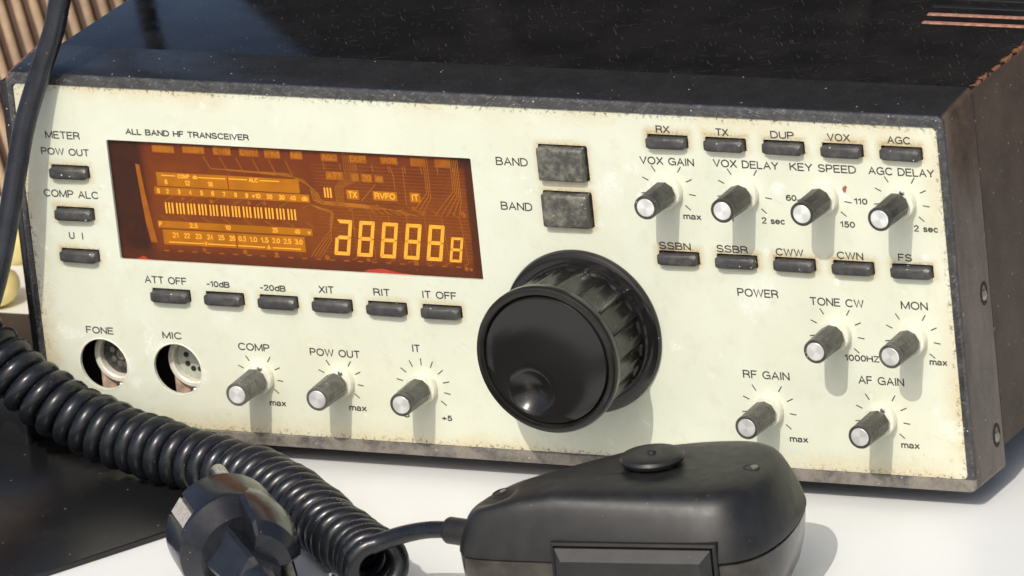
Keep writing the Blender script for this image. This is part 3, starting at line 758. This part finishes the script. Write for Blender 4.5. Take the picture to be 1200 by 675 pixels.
for s, x in (('S', 44.4), ('2', 47.3), ('3', 51.0), ('4', 54.6), ('5', 58.2), ('6', 61.8), ('7', 65.4), ('8', 69.1), ('9', 72.6), ('+10', 75.6), ('20', 79.8), ('30', 83.7), ('40', 87.2), ('db', 91.0)):
    tx(s, x, 79.45, {1: .95, 2: 1.95, 3: 2.8}[len(s)], 1.45)
for s, x in (('P', 43.8), ('2.5', 54.4), ('10', 65.4), ('25', 80.4), ('40', 87.4)): tx(s, x, 69.5, .85*len(s)+.1, 1.45)
tx('w', 91.2, 69.5, 1.1, 1.0)
for s, x in (('21', 48.2), ('22', 51.9), ('23', 55.6), ('24', 59.3), ('25', 62.9), ('26', 66.4), ('0.5', 69.6), ('1.0', 73.1), ('1.5', 76.7), ('2.0', 80.3), ('2.5', 83.9), ('3.0', 87.5)): tx(s, x, 66.3, 2.0 if len(s) == 2 else 2.5, 1.6)
tx('V', 57.7, 64.4, 1.0, 1.2); tx('A', 77.8, 64.4, 1.1, 1.3)
finish(bm, 'scale_numbers', M['amber'], disp, smooth=0); bm = bmesh.new()
for s, i in (('TX', 1), ('RVFO', 2), ('IT', 3)):
    x0, z0, x1, z1 = MID[i]; text(bm, s, x0+.35, z0+.3, x1-x0-.7, z1-z0-.5, Y1)
def seg7(x0, z0, x1, z1, skip=''):
    w = .95*(z1-z0)/10.6 + .12; g = .09; zm = (z0+z1)/2
    sl = .19; off = 1.05*(z1-z0)/10.6
    def poly(pts):
        pts = [(p[0]-off+(p[1]-z0)*sl, p[1]) for p in pts]
        a = [bm.verts.new((p[0], Y1-.03, p[1])) for p in pts]; b = [bm.verts.new((p[0], Y1+.03, p[1])) for p in pts]
        bm.faces.new(a); bm.faces.new(b[::-1])
        for k in range(len(pts)): bm.faces.new((a[k], a[(k+1) % len(pts)], b[(k+1) % len(pts)], b[k]))
    def h(z, s):   # s: +1 top bar, -1 bottom bar, 0 middle
        if s == 1: poly([(x0+g, z), (x1-g, z), (x1-w-g*.4, z-w), (x0+w+g*.4, z-w)])
        elif s == -1: poly([(x0+g, z), (x0+w+g*.4, z+w), (x1-w-g*.4, z+w), (x1-g, z)])
        else: poly([(x0+g*2+w*.3, z), (x0+w+g, z+w/2), (x1-w-g, z+w/2), (x1-g*2-w*.3, z), (x1-w-g, z-w/2), (x0+w+g, z-w/2)])
    def v(x, s, za, zb, top):
        xi = x+s*w
        if top: poly([(x, zb-g*1.2), (xi, zb-w-g), (xi, za+w/2+g), (x+s*w*.3, za+g), (x, za+g*2)])
        else: poly([(x, za+g*1.2), (x, zb-g*2), (x+s*w*.3, zb-g), (xi, zb-w/2-g), (xi, za+w+g)])
    h(z1, 1); h(zm, 0); h(z0, -1)
    if 'f' not in skip: v(x0, 1, zm, z1, True)
    v(x1, -1, zm, z1, True); v(x0, 1, z0, zm, False); v(x1, -1, z0, zm, False)
finish(bm, 'mode_words', M['amber'], disp, smooth=0)
# digits lean with the display's slanted type: build upright then shear a little
for j, (x0, z0, x1, z1) in enumerate([(99.45, 63.9, 104.35, 74.5), (106.6, 63.85, 111.45, 74.45), (113.85, 63.8, 118.75, 74.4), (121.25, 63.8, 126.1, 74.4), (128.4, 63.75, 133.3, 74.4), (135.25, 63.7, 139.0, 71.1)]):
    bm = bmesh.new(); seg7(x0, z0, x1, z1, 'f' if j == 0 else ''); finish(bm, 'digit', M['amber'], disp, smooth=0)
bm = bmesh.new()   # dim lettering on the indicator fields, conductor traces
for s, (x0, z0, x1, z1) in zip(['SSBN', 'SSBR', 'CWN', 'CWW', 'FM', 'NB', 'AGC', 'DUP', 'VOX', 'ATT', 'FS'], IND):
    if s in ('ATT', 'FS'): continue
    text(bm, s, x0+.3, z0+.35, x1-x0-.6, z1-z0-.6, Y1, .26)
for s, i in (('ATT', 4), ('10', 5), ('20', 6), ('dB', 7)):
    x0, z0, x1, z1 = MID[i]; text(bm, s, x0+.3, z0+.35, x1-x0-.6, z1-z0-.6, Y1)
finish(bm, 'dim_words', M['amberm'], disp, smooth=0); bm = bmesh.new()
def tr(pts, w=.16, y=2.17):
    w *= 1.1
    for (xa, za), (xb, zb) in zip(pts[:-1], pts[1:]):
        d = Vector((xb-xa, 0, zb-za)); l = d.length
        if l < .01: continue
        d /= l; p = Vector((-d.z, 0, d.x))*w/2; A = Vector((xa, y, za)); B = Vector((xb, y, zb))
        q = [A-p, B-p, B+p, A+p]; lo = [bm.verts.new(v_) for v_ in q]; hi = [bm.verts.new(v_+Vector((0, -.02, 0))) for v_ in q]
        bm.faces.new(hi)
        for k in range(4): bm.faces.new((lo[k], lo[(k+1) % 4], hi[(k+1) % 4], hi[k]))
for i in range(7): tr([(104.5+i*.55, 95), (104.5+i*.55, 88-i*.3), (101+i*.4, 84), (101+i*.4, 79.5-i*.2)], .1)
for i in range(5): tr([(139.2+i*.55-1.2, 94), (139.2+i*.55-1.2, 84.6-i*.7), (131.5+i*1.9, 77.2)], .16)
for i in range(3): tr([(129.6+i*.6, 95), (129.6+i*.6, 83.6-i*.6), (125+i*1.6, 78.2)], .15)
for i in range(6): tr([(60+i*5.2, 91.2), (62+i*5.2, 87.6-i*.22), (86+i*1.0, 87.3-i*.3), (93+i*.5, 83.6-i*.4), (93.6+i*.5, 79.8-i*.22), (110+i*2.0, 79.3-i*.24), (113+i*2.6, 76.6)], .15)
for i in range(4): tr([(92.6+i*.7, 78.4-i*.3), (99+i*.2, 77-i*.3), (98.2, 74-i), (98, 71.2-i), (92.5+i*1.1, 65), (91+i, 62.9)], .13)
for i in range(7): tr([(104+i*5.8, 62.7), (105.6+i*5.8, 63.4), (105.6+i*5.6, 77.2-i*.1), (103.5+i*5.4, 78.9)], .1)
for i in range(9): x = 98+i*5.1; tr([(x, 91.3), (x+.2, 89.2)], .14)
tr([(118.9, 91), (119.8, 88), (119.8, 84)], .14); tr([(122.9, 91), (122.9, 79.6)], .12); tr([(108.9, 80.4), (113.9, 85.5)], .16)
for i in range(14): tr([(44+i*6.7, 72.9), (46.3+i*6.7, 71.5)], .1)
for i in range(11): tr([(46+i*7.3, 77.2), (49+i*7.3, 78.8)], .09)
for i in range(26): tr([(94+i*.05, 90.5-i*1.03), (142, 90.5-i*1.03)], .04)
finish(bm, 'circuit_trace', M['trace'], disp, smooth=0)
bm = bmesh.new(); q = [(37.9, 88), (39.2, 87.6), (39.9, 80), (41.3, 70), (42.2, 64.5), (40.2, 64.6), (39.2, 70), (38.4, 80)]
a = [bm.verts.new((p[0], 2.1, p[1])) for p in q]; b_ = [bm.verts.new((p[0], 2.18, p[1])) for p in q]; bm.faces.new(a)
for k in range(8): bm.faces.new((a[k], a[(k+1) % 8], b_[(k+1) % 8], b_[k]))
finish(bm, 'edge_strip', M['amberd'], disp, smooth=0)
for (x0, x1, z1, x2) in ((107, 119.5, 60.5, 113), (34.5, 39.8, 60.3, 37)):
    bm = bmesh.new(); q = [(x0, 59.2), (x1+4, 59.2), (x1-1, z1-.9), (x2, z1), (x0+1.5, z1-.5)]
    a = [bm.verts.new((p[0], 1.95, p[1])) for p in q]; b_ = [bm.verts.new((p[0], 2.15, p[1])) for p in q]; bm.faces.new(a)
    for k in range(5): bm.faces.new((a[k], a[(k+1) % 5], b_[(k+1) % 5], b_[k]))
    finish(bm, 'red_patch' if False else 'red_film', M['red'], disp, smooth=0)  # red patches along the lower edge of the display
bm = bmesh.new(); box(bm, WX0+.03, WX1-.03, 1.0, 1.3, WZ0+.03, WZ1-.03); finish(bm, 'window_pane', M['glass'], radio, smooth=0)

# ------------------------------------------------------------------ microphone with coiled cord
mic = thing('microphone', 'black hand microphone lying face down with round hook button and coiled cord', 'microphone', (225, -78, 0))
OUT = [(186, -106.5, 0), (193, -109.6, 0), (216, -107.9, 0), (245, -104.6, 0), (259.5, -101.6, 0), (267.3, -95, 0), (269.8, -82, 0), (268, -66, 0), (263.5, -52, 0), (256, -45, 0), (244, -44.5, 0),
       (226, -51, 0), (207, -65.5, 0), (193, -79, 0), (185.5, -90, 0), (183.6, -99, 0)]
O = catmull(OUT, 8, True)
AX = [Vector((200, -97, 0)), Vector((246, -77, 0))]
def near(p):
    a, b = AX; t = max(0, min(1, (p-a).dot(b-a)/(b-a).length_squared)); return a.lerp(b, t)
def shell(levels):
    loops = []
    for f, z in levels:
        L = []
        for p in O:
            q = near(p); r = p.lerp(q, f) if f >= 0 else p
            k = 1.0
            if z > 22: k = .66+.34*min(1, max(0, (p.x-184)/32))**.8
            L.append((r.x, r.y, 22+(z-22)*k if z > 22 else z))
        loops.append(L)
    return loops
up = [(0.03, 21.2), (0.0, 21.5), (0.0, 22.0), (.018, 24), (.052, 27), (.095, 30), (.145, 33), (.187, 35.2), (.235, 36.9), (.29, 38.0), (.36, 38.6), (.5, 39.0), (.7, 39.1), (.985, 39.2)]
bm = bmesh.new(); loft(bm, shell(up))
top = finish(bm, 'upper_shell', M['mic'], mic, smooth=40)
lo_ = [(.04, 20.9), (.012, 20.5), (.02, 18), (.05, 13), (.11, 8), (.2, 4), (.33, 1.4), (.48, .3)]
bm = bmesh.new(); loft(bm, shell(lo_)); finish(bm, 'lower_shell', M['micb'], mic, smooth=40)
bm = bmesh.new(); loft(bm, shell([(.06, 20.3), (.06, 21.7)])); finish(bm, 'seam', M['case'], mic)
HB = (231.5, -77.5)
bm = bmesh.new(); rev(bm, [(4.5, 37.6), (4.2, 39.4), (7.6, 39.6), (8.5, 40.3), (8.75, 41.2), (8.3, 42.0), (7.2, 42.4), (4, 42.5), (1.3, 42.5), (1.1, 43.1), (.6, 43.3)], (HB[0], HB[1], 0), (0, 0, 1), 56)
finish(bm, 'hook_button', M['mic'], mic, smooth=40)
from mathutils.bvhtree import BVHTree
tb = bmesh.new(); tb.from_mesh(top.data); bvh = BVHTree.FromBMesh(tb); tb.free()
for (x, y) in ((259.2, -74.5), (192.0, -91.5)):
    hit, nr, _i, _d = bvh.ray_cast(Vector((x, y, 80))*S, Vector((0, 0, -1)))
    hz = hit/S; nr = nr if nr.z > 0 else -nr
    bm = bmesh.new(); rev(bm, [(2.3, -.6), (2.3, .04), (1.9, .05), (1.8, -.4)], hz, nr, 24)
    finish(bm, 'screw_hole', M['case'], top)
    bm = bmesh.new(); rev(bm, [(1.0, -.1), (1.0, .3), (.5, .45)], hz+Vector((.6, .5, 0)), nr, 12); finish(bm, 'screw', M['darkmetal'], top)
# push-to-talk bar on the long side facing the camera
E0, E1 = Vector((214.2, -108.2, 0)), Vector((260.0, -101.9, 0)); ed = (E1-E0).normalized(); en = Vector((ed.y, -ed.x, 0))
if en.y > 0: en = -en
def quad_bar(a0, a1, out, z0, z1):
    A = E0+ed*a0; B = E0+ed*(46.2-a1)
    return [(*(A+en*out)[:2], z0), (*(B+en*out)[:2], z0), (*(B+en*out)[:2], z1), (*(A+en*out)[:2], z1)]
bm = bmesh.new(); loft(bm, [quad_bar(0, 0, -5, 4, 27.3), quad_bar(0, 0, .7, 4, 27.3), quad_bar(.9, .9, 1.0, 5, 26.5), quad_bar(1.0, 1.0, -.5, 5, 26.4)])
fr = finish(bm, 'button_surround', M['case'], mic, smooth=20)
bm = bmesh.new(); loft(bm, [quad_bar(1.3, 1.3, -4, 5.5, 26.0), quad_bar(1.3, 1.3, 1.6, 5.5, 26.0), quad_bar(3.2, 3.4, 3.6, 7.5, 23.6), quad_bar(3.7, 3.9, 4.0, 8, 23.1), quad_bar(6, 6, 4.1, 10, 21)])
finish(bm, 'talk_button', M['mic'], mic, smooth=22)
# strain relief and coiled cord
bm = bmesh.new(); rev(bm, [(2.6, -1.2), (3.3, -.8), (3.7, -.1), (3.75, 8), (3.75, 13)], (177.6, -95.5, 23.3), (1, -.1, -.03), 32); finish(bm, 'strain_relief', M['mic'], mic)
ctr = catmull([(-42, -17, 60), (-30, -14, 51), (-20, -14, 43.6), (-12, -14, 38.4), (-4.2, -14.2, 31.8), (11.7, -16.5, 21.6), (31.5, -18.8, 14), (53, -24.3, 11.4), (72, -29.6, 10.0), (90, -37.8, 9.6), (111.8, -54.3, 9.5), (131, -72.2, 9.5), (145, -84.5, 9.7), (153.6, -94.6, 10.2)], 60)
# arc length resample
L = [0.0]
for i in range(1, len(ctr)): L.append(L[-1]+(ctr[i]-ctr[i-1]).length)
tot = L[-1]; pitch = 5.65; HR, WR = 6.9, 2.62; per = 26
turns = tot/pitch; nst = int(turns*per)
pts = []; j = 0
for i in range(nst+1):
    s = tot*i/nst
    while j < len(L)-2 and L[j+1] < s: j += 1
    f = (s-L[j])/max(1e-9, L[j+1]-L[j]); c = ctr[j].lerp(ctr[j+1], f)
    a_, b2 = ctr[max(j-14, 0)], ctr[min(j+15, len(ctr)-1)]; T = (b2-a_).normalized()
    N = (Vector((0, 0, 1))-T*T.z).normalized(); B = T.cross(N)
    jit = 1+.035*math.sin(s*.31)+.03*math.sin(s*.083+1)
    th = -2*PI*(s-tot)/pitch+.12*math.sin(s*.21)*min(1, (tot-s)/20)
    pts.append(c+(N*math.cos(th)+B*math.sin(th))*HR*jit)
last = pts[-1]; tang = (pts[-1]-pts[-3]).normalized()
end = Vector((178.4, -95.6, 23.3)); et = Vector((1, -.1, -.03)).normalized()
for k in range(1, 25):
    t = k/24; p0, p1, p2, p3 = last, last+tang*5, end-et*10, end
    pts.append(p0*(1-t)**3+p1*3*t*(1-t)**2+p2*3*t*t*(1-t)+p3*t**3)
tl = (pts[0]-pts[2]).normalized()
lead = catmull([(-210, -330, 3.0), (-165, -220, 3.0), (-138, -135, 5), (-112, -80, 26), (-84, -42, 55), tuple(pts[0]+tl*12), tuple(pts[0]+tl*.8)], 10)
pts = lead+pts
bm = bmesh.new(); tube(bm, pts, lambda u: WR if u < .975 else WR-.3*(u-.975)/.025, 14)
finish(bm, 'coiled_cord', M['cord'], mic, smooth=60)

# ------------------------------------------------------------------ straight cable in front of the left edge
CP = [(-104, 300, 104), (-100, 283, 121), (-94, 262, 128.3), (-86, 225, 128.3), (-76, 196, 134), (-56, 150, 156), (-26, 92, 178), (6, 45, 180), (25, 18, 166), (28, 6, 154), (25.4, -2.8, 144), (23.7, -4.3, 137.8), (20.5, -4.5, 128.5), (15.2, -4.6, 117.4), (9.6, -8.5, 101), (5.6, -13.6, 80.8), (2.4, -17.5, 65.3), (-1, -21, 53), (-8, -24, 38), (-19, -25, 28), (-36, -24, 24), (-60, -10, 21), (-95, 30, 12), (-130, 80, 3.2)]
bm = bmesh.new(); tube(bm, catmull(CP, 12), 3.15, 20)
tag(finish(bm, 'cable', M['cable'], smooth=60), 'smooth straight black cable hanging across the left edge of the cream panel', 'cable')

# ------------------------------------------------------------------ power plug
PC = Vector((103.0, -87.5, 16.2)); pn = Vector((-.66, .745, .06)).normalized()   # face centre, outward direction of the pins
plug = thing('power_plug', 'scuffed black round mains plug with steel pins lying in front of the coiled cord', 'plug', (PC.x, PC.y, 0))
bk = -pn; pu = pn.cross(Vector((0, 0, 1))).normalized(); pv = pu.cross(pn)      # pu: horizontal, pv: up
if pu.x < 0: pu = -pu
def sect(s, fn, n=72):
    c = PC+bk*s; return [c+(pu*math.cos(2*PI*k/n)+pv*math.sin(2*PI*k/n))*fn(2*PI*k/n) for k in range(n)]
def adiff(a, b): return abs((a-b+PI) % (2*PI)-PI)
def headr(r, notch):
    def f(a):
        rr = r
        for c in (2.5, 2.5-PI):
            if notch and adiff(a, c) < .19: rr = r-1.9
        return rr
    return f
bm = bmesh.new()
loft(bm, [sect(0, headr(15.4, 1)), sect(.5, headr(16, 1)), sect(13.5, headr(16.3, 1)), sect(14.6, headr(16.2, 1)), sect(14.7, headr(16.2, 0)), sect(16.2, headr(16.0, 0)), sect(17.2, headr(15.2, 0)), sect(20.5, headr(12.6, 0)), sect(22, headr(11.5, 0))])
body = finish(bm, 'body', M['plug'], plug, smooth=30)
def grip(ca, w0, w1):     # superellipse-ish square core
    def f(a, w):
        q = a-ca; c, s_ = abs(math.cos(q)), abs(math.sin(q)); p = 5
        return w/((c**p+s_**p)**(1/p))
    return f
bm = bmesh.new(); loops = []     # central tapered block with crisp arrises
for s_, w_, h_, off in ((14, 7.6, 9.0, 4.6), (17.5, 7.4, 8.6, 4.4), (19.0, 6.6, 7.4, 3.6), (32, 6.0, 6.3, 2.6), (40, 5.6, 5.4, 1.8), (41.5, 4.6, 4.4, 1.2), (42, 3.6, 3.6, .8)):
    d = pu*math.cos(2.55)+pv*math.sin(2.55); e = pu*-math.sin(2.55)+pv*math.cos(2.55)
    c = PC+bk*s_+d*(off-1.5); q = 1.0
    loops.append([c+d*x_+e*y_ for x_, y_ in ((h_, w_-q), (h_-q, w_), (-h_+q, w_), (-h_, w_-q), (-h_, -w_+q), (-h_+q, -w_), (h_-q, -w_), (h_, -w_+q))])
loft(bm, loops)
finish(bm, 'grip', M['plug'], body, smooth=20)
def fin(a0, a1, prof, inner=2.5):     # sector-shaped grip fins behind the disc
    bm = bmesh.new(); loops = []; am = (a0+a1)/2
    for s, r, q in prof:
        c = PC+bk*s; L = []; h0, h1 = am+(a0-am)*q, am+(a1-am)*q
        def P(r_, a_): return c+(pu*math.cos(a_)+pv*math.sin(a_))*r_
        L.append(P(inner, am))
        for t in (.45, .75, .92): L.append(P(r*t, h0+.02))
        for k in range(13): L.append(P(r, h0+.09+(h1-h0-.18)*k/12))
        for t in (.92, .75, .45): L.append(P(r*t, h1-.02))
        loops.append(L)
    loft(bm, loops); return bm
for a0, a1, prof in ((-.05, 1.5, ((8, 15.2, .4), (12, 16.5, .7), (18, 16.9, .97), (25, 16.0, .97), (31, 14.2, .95), (34, 11.0, .9))),
                     (-1.15, -.25, ((10, 15.6, 1.0), (17, 16.0, 1), (25, 14.8, .95), (33, 13.6, .9), (38, 12.8, .85), (40, 11, .75))),
                     (3.7, 4.7, ((8, 15.9, 1.0), (14, 15.6, 1), (22, 14.2, .95), (30, 12.6, .9), (34, 10, .8)))):
    finish(fin(a0, a1, prof), 'grip_fin', M['plug'], body, smooth=24)
def lp_(s_, dx, z_): p = PC+bk*s_; return (p.x+dx, p.y, z_)
bm = bmesh.new(); tube(bm, catmull([PC+bk*38, PC+bk*46, lp_(56, 0, 9.5), lp_(72, 2, 5.2), lp_(100, 10, 3.8), lp_(160, 20, 3.8), lp_(300, -20, 3.8), lp_(480, 10, 3.8)], 12), lambda u: 5.6-1.9*min(1, u*5), 20)
finish(bm, 'mains_lead', M['cable'], plug, smooth=50)
for s_ in (1, -1):
    bm = bmesh.new(); rev(bm, [(2.4, -2), (2.4, 17.6), (1.9, 18.6), (1.0, 19)], PC+(pv*math.sin(1.12)+pu*math.cos(1.12))*9.7*s_, pn, 24); finish(bm, 'pin', M['steel'], plug)
for s_ in (2.5, 2.5-PI):
    d = pu*math.cos(s_)+pv*math.sin(s_); e = pu*-math.sin(s_)+pv*math.cos(s_)
    bm = bmesh.new(); c = PC+d*14.75
    pts8 = [c+bk*a+e*b+d*h for a in (-.3, 14.9) for b in (-2.3, 2.3) for h in (-.4, .4)]
    vs = [bm.verts.new(p) for p in pts8]
    for f in ((0, 1, 3, 2), (4, 6, 7, 5), (0, 4, 5, 1), (2, 3, 7, 6), (1, 5, 7, 3), (0, 2, 6, 4)): bm.faces.new([vs[i] for i in f])
    finish(bm, 'earth_contact', M['clip'], plug, smooth=0)

# ------------------------------------------------------------------ flat black sheet, black box at the left
bm = bmesh.new()
Q = [(62.8, -31.6), (69.2, -58.9), (41.5, -107.5), (20, -145), (-130, -120), (-120, -4), (-6, 5), (34, 5)]
loft(bm, [[(x, y, z) for x, y in Q] for z in (.2, 2.0)])
bmesh.ops.bevel(bm, geom=[e for e in bm.edges], offset=.35, segments=2, affect='EDGES')
tag(finish(bm, 'flat_panel', M['plate'], smooth=30), 'thin flat glossy black sheet on the table under the coiled cord', 'sheet')
bm = bmesh.new(); box(bm, -110, -4.6, -3.2, 64, .1, 17, 1.4, 3)
bx = finish(bm, 'small_box', M['plate'], smooth=40); tag(bx, 'low glossy black box on the table beside the left end of the radio', 'box')

# ------------------------------------------------------------------ blurred things behind, and an unseen dark backdrop
cr = thing('slatted_crate', 'tan rod-fronted dark wooden crate blurred behind the left of the radio', 'crate', (-110, 210, 0))
bm = bmesh.new(); box(bm, -190, -72, 206, 270, 0, 125, 2); finish(bm, 'backing', M['brown'], cr)
for i in range(22):
    x = -176+i*6.1
    if x-9 < -186 or x > -50: continue
    bm = bmesh.new(); tube(bm, [(x+9, 203, 1), (x-4, 203, 66), (x-15.5, 203, 124)], 1.5, 12)
    finish(bm, 'rod', M['bamboo'], cr)
for x, y, z, rx, rz, lb in ((-92.5, 150, 9.5, 7.0, 10.5, 'tall pale yellow egg-shaped ornament farther from the radio'), (-79.5, 112, 6.5, 8.5, 6.6, 'squat pale yellow ornament nearest the cable')):
    bm = bmesh.new(); rev(bm, [(rx*math.sin(PI*k/14)*(1-.12*(k > 9)), z-rz*math.cos(PI*k/14)) for k in range(1, 14)], (x, y, 0), (0, 0, 1), 28)
    tag(finish(bm, 'yellow_ornament', M['yellow'], smooth=60), lb, 'ornament')
case = thing('dark_reflection_block', 'unseen tall matt black block added behind the radio to darken the lid reflection', 'case', (150, 320, 0))  # added out of view so the glossy lid reflects something dark
bm = bmesh.new(); box(bm, -117, 560, 285, 420, 0, 460, 6, 3); finish(bm, 'body', M['case'], case)
for x in (-40, 120, 280, 440):
    bm = bmesh.new(); box(bm, x, x+34, 281, 290, 20, 440, 3, 2); finish(bm, 'rib', M['case'], case)

# ------------------------------------------------------------------ camera, light, world
R = [[0.8967822634694907, 0.43076707717191454, -0.10110043101442587], [0.05216164349775404, -0.32981887509727303, -0.9426020754152745], [-0.4393867713918457, 0.8400352581019058, -0.3182452360547048]]
cam = bpy.data.cameras.new('camera'); co = bpy.data.objects.new('camera', cam); COL.objects.link(co)
X, Y, Z = Vector(R[0]), -Vector(R[1]), -Vector(R[2])
m = Matrix(((X.x, Y.x, Z.x, 0), (X.y, Y.y, Z.y, 0), (X.z, Y.z, Z.z, 0), (0, 0, 0, 1)))
co.matrix_world = Matrix.Translation(Vector((1300.41, -2191.24, 887.97))*S) @ m
cam.lens = 330; cam.sensor_width = 36; cam.clip_start = .05; cam.clip_end = 500
cam.dof.use_dof = True; cam.dof.focus_distance = 2.595; cam.dof.aperture_fstop = 42
sc.camera = co
d = Vector((-1.8, 15.1, -15.25)).normalized()
sun = bpy.data.lights.new('sun', 'SUN'); sun.energy = 2.45; sun.angle = math.radians(.5); sun.color = (1, .965, .89)
so = bpy.data.objects.new('sun', sun); COL.objects.link(so); so.rotation_euler = d.to_track_quat('-Z', 'Y').to_euler(); so.location = (.3, -2, 2)
w = bpy.data.worlds.new('World'); sc.world = w; w.use_nodes = True; nt = w.node_tree
sk = nt.nodes.new('ShaderNodeTexSky'); sk.sky_type = 'NISHITA'; sk.sun_disc = False
sk.sun_elevation = math.asin(-d.z); sk.sun_rotation = math.atan2(-d.x, -d.y)
bg = nt.nodes['Background']; nt.links.new(sk.outputs[0], bg.inputs[0]); bg.inputs[1].default_value = .14
sk.air_density = .75; sk.dust_density = 3.5; sk.ozone_density = .3
sc.view_settings.view_transform = 'Standard'; sc.view_settings.look = 'None'; sc.view_settings.exposure = 0; sc.view_settings.gamma = 1
sc.render.engine = 'CYCLES'; sc.render.resolution_x = 1024; sc.render.resolution_y = 576
